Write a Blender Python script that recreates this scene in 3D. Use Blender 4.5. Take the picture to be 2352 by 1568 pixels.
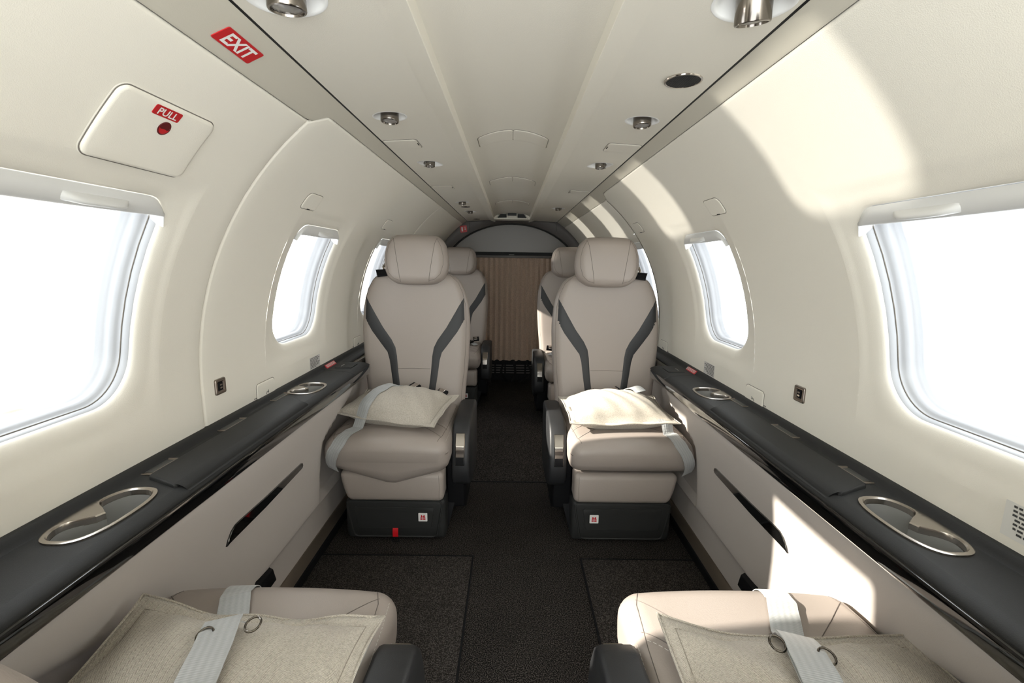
import bpy, bmesh, math, random
from math import sin, cos, pi, radians, sqrt, atan2
from mathutils import Vector, Matrix
from mathutils.bvhtree import BVHTree
random.seed(4)
S = bpy.context.scene
COL = S.collection
for o in list(bpy.data.objects): bpy.data.objects.remove(o)

# ------------------------------------------------------------------ camera
F_PX = 1050.0
pitch, yaw, roll = radians(9.796), radians(.198), radians(.776)
Fv = Vector((sin(yaw)*cos(pitch), cos(yaw)*cos(pitch), -sin(pitch)))
R0 = Vector((cos(yaw), -sin(yaw), 0)); U0 = R0.cross(Fv)
Rv = cos(roll)*R0 + sin(roll)*U0; Uv = -sin(roll)*R0 + cos(roll)*U0
cd = bpy.data.cameras.new('camera'); cam = bpy.data.objects.new('camera', cd); COL.objects.link(cam)
cam.matrix_world = Matrix(((Rv.x, Uv.x, -Fv.x, 0), (Rv.y, Uv.y, -Fv.y, 0), (Rv.z, Uv.z, -Fv.z, 1.1), (0, 0, 0, 1)))
cd.sensor_width = 36; cd.lens = 36*F_PX/2352; cd.clip_start = .02; cd.clip_end = 500
S.camera = cam

# ------------------------------------------------------------------ light
S.view_settings.view_transform = 'Standard'; S.view_settings.look = 'None'
S.view_settings.gamma = 1; S.view_settings.use_curve_mapping = False
S.view_settings.exposure = 0.18
w = bpy.data.worlds.new('daylight'); S.world = w; w.use_nodes = True
wb = w.node_tree.nodes['Background']; wb.inputs[0].default_value = (.95, .98, 1, 1); wb.inputs[1].default_value = 4.5
def sun(name, d, energy, ang, col):
    l = bpy.data.lights.new(name, 'SUN'); l.energy = energy; l.angle = radians(ang); l.color = col
    o = bpy.data.objects.new(name, l); COL.objects.link(o)
    o.rotation_euler = Vector(d).to_track_quat('-Z', 'Y').to_euler(); o.location = (-3, 0, 3); return o
sun('low_sun', (1.46, .19, -.715), 15, 1.0, (1, .93, .82))
sun('sun_glinting_off_wing', (1.41, .152, .350), 2.3, 1.6, (1, .95, .86))
def area(name, loc, d, sx, sy, energy, col):
    l = bpy.data.lights.new(name, 'AREA'); l.shape = 'RECTANGLE'; l.size = sx; l.size_y = sy; l.energy = energy; l.color = col
    o = bpy.data.objects.new(name, l); COL.objects.link(o); o.location = loc
    o.rotation_euler = Vector(d).to_track_quat('-Z', 'Y').to_euler(); return o

area('daylight_from_cabin_door', (0, -.85, 1.10), (0, 1, -.25), 1.3, .8, 16, (.95, 1, .93))
# ------------------------------------------------------------------ materials
def lin(c): return tuple(((x/255)/12.92 if x/255 <= .04045 else ((x/255+.055)/1.055)**2.4) for x in c)
class NT:
    def __init__(s, m): s.t = m.node_tree; s.n = s.t.nodes; s.l = s.t.links
    def new(s, k, **kw):
        n = s.n.new(k)
        for a, b in kw.items(): setattr(n, a, b)
        return n
    def math(s, op, a, b=None):
        n = s.n.new('ShaderNodeMath'); n.operation = op
        for i, v in enumerate((a, b)):
            if v is None: continue
            if isinstance(v, (int, float)): n.inputs[i].default_value = v
            else: s.l.new(v, n.inputs[i])
        return n.outputs[0]
def mat(name, col, rough=.6, metal=0., bump=0., scale=400., mottle=0., mscale=6., coat=0., sheen=0., spec=.5):
    m = bpy.data.materials.new(name); m.use_nodes = True; t = NT(m); b = t.n['Principled BSDF']
    b.inputs['Base Color'].default_value = (*col, 1); b.inputs['Roughness'].default_value = rough
    b.inputs['Metallic'].default_value = metal; b.inputs['Coat Weight'].default_value = coat
    b.inputs['Sheen Weight'].default_value = sheen; b.inputs['Specular IOR Level'].default_value = spec
    tc = t.new('ShaderNodeTexCoord')
    if bump:
        nz = t.new('ShaderNodeTexNoise'); nz.inputs['Scale'].default_value = scale; nz.inputs['Detail'].default_value = 2
        t.l.new(tc.outputs['Object'], nz.inputs['Vector'])
        bp = t.new('ShaderNodeBump'); bp.inputs['Strength'].default_value = bump; bp.inputs['Distance'].default_value = .001
        t.l.new(nz.outputs[0], bp.inputs['Height']); t.l.new(bp.outputs[0], b.inputs['Normal'])
    if mottle:
        nz = t.new('ShaderNodeTexNoise'); nz.inputs['Scale'].default_value = mscale; nz.inputs['Detail'].default_value = 3
        t.l.new(tc.outputs['Object'], nz.inputs['Vector'])
        r = t.new('ShaderNodeMapRange'); r.inputs[3].default_value = 1-mottle; r.inputs[4].default_value = 1+mottle
        r.inputs[1].default_value = .3; r.inputs[2].default_value = .7
        t.l.new(nz.outputs[0], r.inputs[0])
        mx = t.new('ShaderNodeVectorMath', operation='SCALE'); mx.inputs[0].default_value = col
        t.l.new(r.outputs[0], mx.inputs['Scale']); t.l.new(mx.outputs[0], b.inputs['Base Color'])
    return m
M_shell = mat('shell_white', (.82, .785, .70), .55, bump=.25, scale=700)
M_ceil = mat('headliner_white', (.70, .665, .585), .6, bump=.25, scale=600)
M_band = mat('band_beige', (.54, .51, .435), .5, bump=.1, scale=600)
M_white = mat('plastic_white', (.82, .82, .81), .35)
M_frame = mat('window_frame_plastic', (.42, .43, .45), .35)
M_shade = mat('shade_plastic', (.66, .66, .65), .4)
M_gap = mat('gap_dark', (.02, .02, .02), .8)
M_groove = mat('groove_grey', (.16, .145, .125), .8)
M_ledge = mat('ledge_charcoal', (.0165, .017, .0175), .6, bump=.35, scale=900, spec=.3)
M_gloss = mat('piano_black', (.004, .004, .004), .06, coat=1)
M_panel = mat('panel_taupe', (.52, .475, .44), .55, bump=.15, scale=700)
M_leather = mat('seat_leather', (.315, .272, .243), .45, bump=.25, scale=500)
M_seam = mat('seam_thread', (.13, .11, .10), .8)
M_stitch = mat('stitch_thread', (.55, .52, .48), .8)
M_char = mat('charcoal_leather', (.016, .0165, .018), .5, bump=.3, scale=700)
M_base = mat('seat_base_plastic', (.022, .0225, .022), .55, spec=.3, bump=.2, scale=1500)
M_black = mat('black_plastic', (.008, .008, .009), .6, spec=.12)
M_bronze = mat('bronze_metal', (.26, .225, .195), .28, metal=1)
M_chrome = mat('chrome', (.62, .58, .54), .12, metal=1)
M_cup = mat('cup_grey', (.24, .24, .235), .5)
M_rim = mat('brushed_rim', (.48, .44, .40), .22, metal=1)
M_lens = mat('lamp_lens', (.20, .19, .18), .15, spec=.8)
M_smoke = mat('smoked_chrome', (.22, .20, .18), .16, metal=1)
M_slot = mat('slot_grey', (.045, .045, .043), .35)
M_red = mat('sign_red', lin((186, 30, 36)), .4)
M_strap = mat('strap_red', lin((200, 10, 25)), .5)
M_sign = mat('sign_white', (.78, .77, .75), .4)
M_ink = mat('ink_dark', (.05, .05, .05), .6)
M_mesh = mat('speaker_mesh', (.03, .03, .03), .5, metal=.5)
M_divider = mat('bulkhead_dark', (.19, .172, .157), .36, bump=.15, scale=400)
M_archm = mat('arch_trim_grey', (.085, .075, .07), .5)
M_rail = mat('rail_bronze', (.20, .165, .13), .35, metal=.7)
M_text = mat('lettering_grey', (.45, .44, .42), .6)

def carpet(name, c1, c2):
    m = mat(name, c1, .95, sheen=0); t = NT(m); b = t.n['Principled BSDF']
    tc = t.new('ShaderNodeTexCoord')
    nz = t.new('ShaderNodeTexNoise'); nz.inputs['Scale'].default_value = 330; nz.inputs['Detail'].default_value = 3
    n2 = t.new('ShaderNodeTexNoise'); n2.inputs['Scale'].default_value = 7
    t.l.new(tc.outputs['Object'], nz.inputs['Vector']); t.l.new(tc.outputs['Object'], n2.inputs['Vector'])
    cr = t.new('ShaderNodeValToRGB'); cr.color_ramp.elements[0].position = .45; cr.color_ramp.elements[1].position = .66
    cr.color_ramp.elements[0].color = (*c1, 1); cr.color_ramp.elements[1].color = (*c2, 1)
    t.l.new(nz.outputs[0], cr.inputs[0])
    mx = t.new('ShaderNodeVectorMath', operation='SCALE'); t.l.new(cr.outputs[0], mx.inputs[0])
    r = t.new('ShaderNodeMapRange'); r.inputs[3].default_value = .75; r.inputs[4].default_value = 1.25
    t.l.new(n2.outputs[0], r.inputs[0]); t.l.new(r.outputs[0], mx.inputs['Scale'])
    t.l.new(mx.outputs[0], b.inputs['Base Color'])
    bp = t.new('ShaderNodeBump'); bp.inputs['Strength'].default_value = .9; bp.inputs['Distance'].default_value = .003
    t.l.new(nz.outputs[0], bp.inputs['Height']); t.l.new(bp.outputs[0], b.inputs['Normal'])
    b.inputs['Specular IOR Level'].default_value = .1
    return m
M_carpet = carpet('carpet_dark', (.003, .0026, .0025), (.090, .078, .070))
M_carpet2 = carpet('carpet_panel', (.018, .0155, .014), (.098, .087, .079))

def herringbone():
    m = mat('herringbone_wool', (.5, .45, .38), .9, sheen=.2); t = NT(m); b = t.n['Principled BSDF']
    tc = t.new('ShaderNodeTexCoord'); sp = t.new('ShaderNodeSeparateXYZ'); t.l.new(tc.outputs['Object'], sp.inputs[0])
    x, y = sp.outputs[0], sp.outputs[1]
    tri = t.math('PINGPONG', x, .006)
    ph = t.math('ADD', y, t.math('MULTIPLY', tri, 1.0))
    st = t.math('PINGPONG', ph, .0011)
    fac = t.math('DIVIDE', st, .0011)
    nz = t.new('ShaderNodeTexNoise'); nz.inputs['Scale'].default_value = 320; t.l.new(tc.outputs['Object'], nz.inputs['Vector'])
    f2 = t.math('ADD', t.math('MULTIPLY', fac, .55), t.math('MULTIPLY', nz.outputs[0], .6))
    cr = t.new('ShaderNodeValToRGB'); e = cr.color_ramp.elements
    e[0].position = .25; e[0].color = (.23, .20, .162, 1); e[1].position = .8; e[1].color = (.60, .55, .47, 1)
    t.l.new(f2, cr.inputs[0]); t.l.new(cr.outputs[0], b.inputs['Base Color'])
    bp = t.new('ShaderNodeBump'); bp.inputs['Strength'].default_value = .5; bp.inputs['Distance'].default_value = .0015
    t.l.new(f2, bp.inputs['Height']); t.l.new(bp.outputs[0], b.inputs['Normal'])
    return m
M_wool = herringbone()

def webbing():
    m = mat('belt_webbing', (.42, .45, .47), .38, sheen=.3); t = NT(m); b = t.n['Principled BSDF']
    uv = t.new('ShaderNodeUVMap'); sp = t.new('ShaderNodeSeparateXYZ'); t.l.new(uv.outputs[0], sp.inputs[0])
    u, v = sp.outputs[0], sp.outputs[1]
    rib = t.math('SINE', t.math('MULTIPLY', v, 1500)); 
    band = t.math('SINE', t.math('MULTIPLY', u, 31.4))
    cr = t.new('ShaderNodeMapRange'); cr.inputs[1].default_value = -1; cr.inputs[2].default_value = 1; cr.inputs[3].default_value = .93; cr.inputs[4].default_value = 1.06
    t.l.new(band, cr.inputs[0])
    mx = t.new('ShaderNodeVectorMath', operation='SCALE'); mx.inputs[0].default_value = (.39, .40, .40)
    t.l.new(cr.outputs[0], mx.inputs['Scale']); t.l.new(mx.outputs[0], b.inputs['Base Color'])
    bp = t.new('ShaderNodeBump'); bp.inputs['Strength'].default_value = .25; bp.inputs['Distance'].default_value = .0006
    t.l.new(t.math('ADD', rib, band), bp.inputs['Height']); t.l.new(bp.outputs[0], b.inputs['Normal'])
    return m
M_belt = webbing()

def pane_mat():
    m = bpy.data.materials.new('window_acrylic'); m.use_nodes = True; t = NT(m); t.n.clear()
    out = t.new('ShaderNodeOutputMaterial'); mix = t.new('ShaderNodeMixShader'); tr = t.new('ShaderNodeBsdfTransparent'); gl = t.new('ShaderNodeBsdfGlossy')
    gl.inputs['Roughness'].default_value = .03
    tr.inputs[0].default_value = (.97, .98, .98, 1)
    mix.inputs[0].default_value = .05; t.l.new(tr.outputs[0], mix.inputs[1]); t.l.new(gl.outputs[0], mix.inputs[2]); t.l.new(mix.outputs[0], out.inputs[0])
    return m
M_pane = pane_mat()
def curtain_mat():
    m = mat('curtain_fabric', (.50, .385, .30), .85, bump=.4, scale=500, mottle=.12, mscale=90); return m
M_curtain = curtain_mat()

# ------------------------------------------------------------------ mesh helpers
def me_from(verts, faces, name, smooth=True, recalc=False):
    me = bpy.data.meshes.new(name); me.from_pydata([tuple(v) for v in verts], [], faces); me.validate()
    if recalc:
        bm = bmesh.new(); bm.from_mesh(me); bmesh.ops.remove_doubles(bm, verts=bm.verts, dist=1e-5)
        bmesh.ops.recalc_face_normals(bm, faces=bm.faces); bm.to_mesh(me); bm.free()
    if smooth:
        for p in me.polygons: p.use_smooth = True
    return me
def add(name, me, m, parent=None, loc=None, sharp=None):
    o = bpy.data.objects.new(name, me); COL.objects.link(o)
    if m is not None and not me.materials: me.materials.append(m)
    if parent is not None: o.parent = parent
    if loc is not None: o.location = loc
    if sharp is not None:
        try: me.set_sharp_from_angle(angle=radians(sharp))
        except Exception: pass
    return o
def tag(o, label, cat, group=None):
    o['label'] = label; o['category'] = cat
    if group: o['group'] = group
    return o
def empty(name, loc, rz=0):
    o = bpy.data.objects.new(name, None); COL.objects.link(o); o.location = loc; o.rotation_euler = (0, 0, rz); o.empty_display_size = .05; return o
def struct(o): o['kind'] = 'structure'; return o
def lerp(a, b, t): return a+(b-a)*t
def interp(tab, x):
    if x <= tab[0][0]: return tab[0][1]
    for (a, b), (c, d) in zip(tab, tab[1:]):
        if x <= c: return lerp(b, d, (x-a)/(c-a))
    return tab[-1][1]
def smooth01(t): t = max(0, min(1, t)); return t*t*(3-2*t)

class MB:
    """collects verts/faces of ONE part"""
    def __init__(s): s.v = []; s.f = []
    def quad_grid(s, P):           # P[i][j]
        b = len(s.v); n = len(P[0])
        for row in P: s.v += row
        for i in range(len(P)-1):
            for j in range(n-1):
                a = b+i*n+j; s.f.append((a, a+1, a+n+1, a+n))
    def rings(s, R, closed=True, cap0=False, cap1=False):
        b = len(s.v); n = len(R[0])
        for r in R: s.v += r
        for i in range(len(R)-1):
            for j in range(n if closed else n-1):
                a = b+i*n+j; c = b+i*n+(j+1) % n
                s.f.append((a, c, c+n, a+n))
        if cap0: s.f.append(tuple(range(b+n-1, b-1, -1)))
        if cap1: e = b+(len(R)-1)*n; s.f.append(tuple(range(e, e+n)))
    def fan(s, ring, centre):
        b = len(s.v); s.v += ring+[centre]; n = len(ring)
        for j in range(n): s.f.append((b+j, b+(j+1) % n, b+n))
    def box(s, x0, x1, y0, y1, z0, z1):
        b = len(s.v)
        s.v += [Vector(p) for p in ((x0,y0,z0),(x1,y0,z0),(x1,y1,z0),(x0,y1,z0),(x0,y0,z1),(x1,y0,z1),(x1,y1,z1),(x0,y1,z1))]
        s.f += [tuple(b+i for i in q) for q in ((3,2,1,0),(4,5,6,7),(0,1,5,4),(1,2,6,5),(2,3,7,6),(3,0,4,7))]
    def tube(s, pts, r, n=8, closed=False):
        pts = [Vector(p) for p in pts]; R = []; N = len(pts)
        up = None
        for i, p in enumerate(pts):
            if closed: d = pts[(i+1) % N]-pts[i-1]
            else: d = pts[min(i+1, N-1)]-pts[max(i-1, 0)]
            if d.length < 1e-9: d = Vector((0, 0, 1))
            d.normalize()
            if up is None:
                up = Vector((0, 0, 1)) if abs(d.z) < .9 else Vector((1, 0, 0))
            a = (up-d*up.dot(d)).normalized(); up = a; b2 = d.cross(a)
            R.append([p+a*(r*cos(2*pi*k/n))+b2*(r*sin(2*pi*k/n)) for k in range(n)])
        if closed: R.append(R[0])
        s.rings(R, cap0=not closed, cap1=not closed)
    def cyl(s, c, axis, r, h, n=32, prof=None):
        """lathe along axis; prof = [(r,h)...]"""
        axis = Vector(axis).normalized(); a = axis.orthogonal().normalized(); b2 = axis.cross(a); c = Vector(c)
        prof = prof or [(r, 0), (r, h)]
        R = [[c+axis*hh+a*(rr*cos(2*pi*k/n))+b2*(rr*sin(2*pi*k/n)) for k in range(n)] for rr, hh in prof]
        s.rings(R, cap0=True, cap1=True)
    def make(s, name, m, parent=None, smooth=True, recalc=True, sharp=35, bevel=0, mir=1):
        vs = s.v if mir == 1 else [Vector((-v[0], v[1], v[2])) for v in s.v]
        fs = s.f if mir == 1 else [tuple(reversed(f)) for f in s.f]
        me = me_from(vs, fs, name, smooth, recalc)
        if bevel:
            bm = bmesh.new(); bm.from_mesh(me)
            ed = [e for e in bm.edges if len(e.link_faces) == 2 and e.calc_face_angle(0) > radians(30)]
            bmesh.ops.bevel(bm, geom=ed, offset=bevel, segments=2, profile=.5, affect='EDGES', clamp_overlap=True)
            bm.to_mesh(me); bm.free()
            for p in me.polygons: p.use_smooth = smooth
        return add(name, me, m, parent, sharp=sharp)

def rr(cu, cv, hu, hv, r, n=8, m=4):
    """rounded rectangle outline, ccw; r may be 4 radii (++,-+,--,+-)"""
    r4 = r if isinstance(r, (tuple, list)) else (r,)*4
    out = []
    for q, (su, sv) in enumerate(((1, 1), (-1, 1), (-1, -1), (1, -1))):
        rq = min(r4[q], hu, hv)
        for k in range(n+1):
            a = pi/2*q+pi/2*k/n
            out.append((cu+su*(hu-rq)+rq*cos(a), cv+sv*(hv-rq)+rq*sin(a)))
    if not m: return out
    res = []; N = len(out)
    for i, p in enumerate(out):
        res.append(p)
        if i % (n+1) == n:
            q = out[(i+1) % N]; res += [(lerp(p[0], q[0], k/(m+1)), lerp(p[1], q[1], k/(m+1))) for k in range(1, m+1)]
    return res
def resample(poly, n):
    P = [Vector((*p, 0)) for p in poly]; P.append(P[0]); L = [0]
    for a, b in zip(P, P[1:]): L.append(L[-1]+(b-a).length)
    out = []; j = 0
    for i in range(n):
        d = L[-1]*i/n
        while L[j+1] < d: j += 1
        t = (d-L[j])/max(1e-9, L[j+1]-L[j]); q = P[j].lerp(P[j+1], t); out.append((q.x, q.y))
    return out
def rbox(sx, sy, sz, r, c=(0, 0, 0), n=6, k=3, deform=None):
    """soft box with rounded edges, dense enough to be deformed"""
    h = (sx/2, sy/2, sz/2); r = min(r, *[q*.999 for q in h])
    def vals(H):
        a = [-H+r*(1-math.tan(pi/4*(1-i/k))) for i in range(k)]
        a = [-H + r*(1-math.tan(pi/4*(k-i)/k)) for i in range(k+1)]
        inner = [lerp(-H+r, H-r, i/n) for i in range(1, n)]
        return a+inner+[-q for q in reversed(a)]
    V = [vals(q) for q in h]; v = []; f = []
    def put(p):
        q = Vector([max(-(h[i]-r), min(h[i]-r, p[i])) for i in range(3)]); d = Vector(p)-q
        if d.length > 1e-9: q += d.normalized()*r
        q += Vector(c)
        return Vector(deform(q)) if deform else q
    for ax in range(3):
        u, w_ = (ax+1) % 3, (ax+2) % 3
        for s in (-1, 1):
            b = len(v); nu, nw = len(V[u]), len(V[w_])
            for i in range(nu):
                for j in range(nw):
                    p = [0, 0, 0]; p[ax] = s*h[ax]; p[u] = V[u][i]; p[w_] = V[w_][j]; v.append(put(p))
            for i in range(nu-1):
                for j in range(nw-1):
                    a = b+i*nw+j; q = (a, a+nw, a+nw+1, a+1); f.append(q if s > 0 else q[::-1])
    m = MB(); m.v = v; m.f = f; return m
def bvh_of(objs):
    vs = []; fs = []
    for o in objs:
        b = len(vs); mw = o.matrix_world
        if o.parent: mw = o.parent.matrix_basis @ o.matrix_basis
        else: mw = o.matrix_basis
        vs += [mw @ v.co for v in o.data.vertices]; fs += [tuple(b+i for i in p.vertices) for p in o.data.polygons]
    return BVHTree.FromPolygons(vs, fs)
def drape(bvh, p, d, off):
    h = bvh.ray_cast(Vector(p), Vector(d))
    if h[0] is None: return None
    return h[0]-Vector(d).normalized()*off
_fc = {}
def text_mesh(txt, place, h, italic=0., bold=.02):
    """flat letters mapped by place(u,v); u runs along the line, centred"""
    c = bpy.data.curves.new('t', 'FONT'); c.body = txt; c.size = 1; c.offset = bold; c.align_x = 'CENTER'; c.resolution_u = 3
    o = bpy.data.objects.new('t', c); COL.objects.link(o); bpy.context.view_layer.update()
    me = bpy.data.meshes.new_from_object(o.evaluated_get(bpy.context.evaluated_depsgraph_get()))
    bpy.data.objects.remove(o); bpy.data.curves.remove(c)
    k = h/.70
    m = MB(); m.v = [Vector(place((v.co.x+italic*v.co.y)*k, (v.co.y-.35)*k)) for v in me.vertices]
    m.f = [tuple(p.vertices) for p in me.polygons]; bpy.data.meshes.remove(me); return m

# ------------------------------------------------------------------ cabin cross-section
CX, CZ, RR_ = -.035, .78, .80
def s_of_z(z): return z-.68 if z < .78 else .1+RR_*math.asin(min(1, (z-.78)/RR_))
def surf(side, y, s, off=0.):
    """point on the side wall; off > 0 goes into the cabin"""
    if s < .1: x, z, nx, nz = .765, .68+s, 1, 0
    else:
        th = (s-.1)/RR_; x, z, nx, nz = CX+RR_*cos(th), CZ+RR_*sin(th), cos(th), sin(th)
    return Vector((side*(x-off*nx), y, z-off*nz))
YB, YF = 4.15, -.60
S_B = s_of_z(1.4535); S_HI = s_of_z(1.429); S_LO = s_of_z(1.407)
def s_top(side, y):
    if side < 0: return lerp(S_LO, S_HI, smooth01((y-1.104)/.05))
    return lerp(S_HI, S_LO, smooth01((y-2.27)/.06))
def warp(side, y, s):
    s1 = .56
    if s <= s1: return s
    return s1+(s-s1)*(s_top(side, y)-s1)/(S_LO-s1)
SPL = {-1: [YF, 1.101, 2.88, YB], 1: [YF, 2.33, YB]}
WY = [(.732, 1), (1.635, 2), (2.502, 3), (3.30, 4)]
WINS = {-1: WY, 1: WY[:3]}
WS = (s_of_z(.815)+s_of_z(1.202))/2; WH = (s_of_z(1.202)-s_of_z(.815))/2; WW = .174
def ww(yc): return .178 if yc < 1 else .169
def win_ring(yc, d, n=96):
    """window outline grown by d"""
    hu, hv = ww(yc)+d, WH+d
    return rr(yc, WS, hu, hv, (max(.02, .050+d), max(.02, .050+d), max(.02, .092+d), max(.02, .092+d)), n=12)
def roll(yl, yr, y):
    """edges of a shell panel roll outwards"""
    e = .007; d = 0
    for q in (y-yl, yr-y):
        if q < e: d = max(d, e-sqrt(max(0, e*e-(e-q)**2)))
    return d
def ys_for(a, b, step):
    n = max(1, int(round((b-a)/step))); L = [lerp(a, b, i/n) for i in range(n+1)]
    return L
for side in (-1, 1):
    sn = 'left' if side < 0 else 'right'
    mb = MB()
    spl = SPL[side]
    for a, b in zip(spl, spl[1:]):
        a2, b2 = a+.0012, b-.0012
        def P(y, s, off=0.):
            ro = roll(a2, b2, y)
            st = S_LO
            q = st-s
            if 0 <= q < .006: ro = max(ro, .006-sqrt(max(0, .006**2-(.006-q)**2)))
            return surf(side, y, warp(side, y, s), off-ro)
        wins = [(yc, n) for yc, n in WINS[side] if a < yc < b]
        s_lo = -.68
        svals = [s_lo, -.1]+[lerp(0, .1, i/3) for i in range(4)]+[lerp(.1, S_LO-.006, i/40) for i in range(1, 41)]+[S_LO-.004, S_LO-.002, S_LO-.0008, S_LO]
        cells = []; cur = a2
        for yc, n in wins:
            cells.append(('p', cur, yc-.235)); cells.append(('w', yc-.235, yc+.235, yc)); cur = yc+.235
        cells.append(('p', cur, b2))
        for c in cells:
            if c[0] == 'p':
                ys = ys_for(c[1], c[2], .05)
                if c[1] == a2: ys = [a2, a2+.0008, a2+.002, a2+.004, a2+.007]+ys[1:]
                if c[2] == b2: ys = ys[:-1]+[b2-.007, b2-.004, b2-.002, b2-.0008, b2]
                mb.quad_grid([[P(y, s) for s in svals] for y in ys])
            else:
                y0, y1, yc = c[1:]
                sb, st = .06, .60
                mb.quad_grid([[P(y, s) for s in [q for q in svals if q < sb]+[sb]] for y in ys_for(y0, y1, .05)])
                mb.quad_grid([[P(y, s) for s in [st]+[q for q in svals if q > st]] for y in ys_for(y0, y1, .05)])
                lip = win_ring(yc, 0); cy_, cs_ = yc, WS
                outer = []; n_, m_ = 12, 4
                sides = [((y1, 's'), (st, 'y')), ((st, 'y'), (y0, 's')), ((y0, 's'), (sb, 'y')), ((sb, 'y'), (y1, 's'))]
                corner = [(y1, st), (y0, st), (y0, sb), (y1, sb)]
                def edge(e, u, v): return (e[0], v) if e[1] == 's' else (u, e[0])
                for q in range(4):
                    b_ = q*(n_+1+m_); a_s, a_e = lip[b_], lip[b_+n_]
                    e0, e1 = edge(sides[q][0], *a_s), edge(sides[q][1], *a_e); cq = corner[q]
                    for k in range(n_+1):
                        t = k/(n_/2)
                        outer.append((lerp(e0[0], cq[0], t), lerp(e0[1], cq[1], t)) if t <= 1 else (lerp(cq[0], e1[0], t-1), lerp(cq[1], e1[1], t-1)))
                    for k in range(n_+1, n_+1+m_): outer.append(edge(sides[q][1], *lip[b_+k]))
                R = []
                for t in (0, .15, .3, .45, .6, .72):
                    g = win_ring(yc, .028)
                    R.append([P(lerp(o[0], q[0], t/.72), lerp(o[1], q[1], t/.72), -.005*smooth01(t/.72)) for o, q in zip(outer, g)])
                for d, off in ((.016, -.0075), (.008, -.010), (.003, -.013), (.0, -.018), (-.002, -.026), (-.003, -.036)):
                    R.append([P(u, v, off) for u, v in win_ring(yc, d)])
                mb.rings(R)
    wo = struct(mb.make('wall_'+sn, M_shell, smooth=True, sharp=None, recalc=False))
    # dark backing behind the seams
    mb = MB()
    for ysm in spl[1:-1]:
        mb.quad_grid([[surf(side, y, s, -.0125) for s in [lerp(-.05, S_B, i/30) for i in range(31)]] for y in (ysm-.055, ysm+.055)])
    mb.quad_grid([[surf(side, y, s, -.0125) for s in [lerp(.62, S_B+.06, i/8) for i in range(9)]] for y in ys_for(YF, YB, .3)])
    struct(mb.make('trim_%d' % (1 if side < 0 else 2), M_gap, recalc=False))
    # beige band between wall and headliner
    mb = MB(); rows = []
    for y in ys_for(YF, YB, .03):
        st = s_top(side, y); r_ = []
        for t in (0, .02, .06, .12, .3, .5, .7, .88, .95, 1):
            s = lerp(st+.0015, S_B-.0015, t); e = min(s-st, S_B-s)
            off = 0 if e > .006 else -(.006-sqrt(max(0, .006**2-(.006-e)**2)))*.7
            r_.append(surf(side, y, s, off-.0008))
        rows.append(r_)
    mb.quad_grid(rows)
    struct(mb.make('trim_%d' % (3 if side < 0 else 4), M_band, sharp=None))

# ------------------------------------------------------------------ windows
def build_window(side, yc, num):
    def ring(d, off): return [surf(side, u, v, off) for u, v in win_ring(yc, d)]
    mb = MB()
    mb.rings([ring(.004, -.016), ring(-.002, -.020), ring(-.004, -.032), ring(-.006, -.040), ring(-.010, -.042), ring(-.012, -.050), ring(-.013, -.052), ring(-.0135, -.060), ring(-.0155, -.062), ring(-.016, -.070), ring(-.018, -.072), ring(-.018, -.078)])
    o = struct(mb.make('window_%d' % num, M_frame, sharp=None))
    mb = MB(); r0 = ring(-.0145, -.0665); c = surf(side, yc, WS, -.068)
    mb.rings([r0, [p.lerp(c, .5) for p in r0]]); mb.fan([p.lerp(c, .5) for p in r0], c)
    mb.make('pane', M_pane, o, recalc=False)
    mb = MB(); mb.tube([surf(side, u, v, -.0325) for u, v in win_ring(yc, -.0045)], .0012, 6, closed=True)
    mb.make('gasket', M_groove, o)
    # pull-down shade parked at the top of the opening
    s1 = WS+WH; s0 = s1-.033
    mb = MB(); rows = []
    for i in range(41):
        u = lerp(-1, 1, i/40); y = yc+u*(ww(yc)-.0015)
        top = s1+.001-(.050-sqrt(max(0, .050**2-max(0, abs(u)*ww(yc)-(ww(yc)-.050))**2)))
        lo = s0-.002*(1-u*u); lo = min(lo, top-.004)
        r_ = []
        for t, off in ((0, -.040), (0, -.016), (.03, -.008), (.12, -.004), (.35, -.003), (.6, -.004), (.85, -.008), (1, -.013)):
            r_.append(surf(side, y, lerp(lo, top, t), off))
        rows.append(r_)
    mb.quad_grid(rows)
    sh = mb.make('window_shade', M_shade, o, sharp=50)
    mb = MB(); rows = []
    for i in range(25):
        u = lerp(-1, 1, i/24); y = yc+.02+u*.062; k = (1-abs(u)**4)
        rows.append([surf(side, y, s0+.006+.0165*t, -.006+k*.019*sin(pi*t)**.6) for t in (0.001, .12, .3, .5, .7, .88, .999)])
    mb.quad_grid(rows); mb.make('shade_handle', M_shade, sh, sharp=None)
    return o
num = 1
for side in (-1, 1):
    for yc, n in WINS[side]:
        build_window(side, yc, num); num += 1

# ------------------------------------------------------------------ headliner
XB = CX+RR_*cos((S_B-.1)/RR_)
def zc(x):
    x = abs(x)
    if x > .20: return lerp(1.4645, 1.4535, (x-.20)/(XB-.20))
    if x > .148: return lerp(1.449, 1.4645, (x-.148)/.052)
    return 1.478+.022*(1-(x/.151)**2)
HOLES = {-1: [], 1: []}
LAMPS = [(-1, .318, .705, 'big'), (1, .330, .700, 'vent'), (-1, .311, 1.232, 'one'), (1, .326, 1.236, 'one'), (-1, .307, 1.79, 'two'), (1, .322, 1.775, 'two'),
         (-1, .305, 2.90, 'one'), (-1, .303, 3.41, 'two'), (1, .306, 3.147, 'two')]
def lamp_outline(x, y, kind, g=0., n=8):
    if kind == 'two':
        pts = rr(0, 0, .034+g, .050+g, .032+g, n)
        return [(x+u+v*.25*(1 if x > 0 else -1)*-1, y+v) for u, v in pts]
    r = .039 if kind == 'one' else .052
    return [(x+(r+g)*cos(2*pi*k/36), y+(r*.95+g)*sin(2*pi*k/36)) for k in range(36)]
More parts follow.
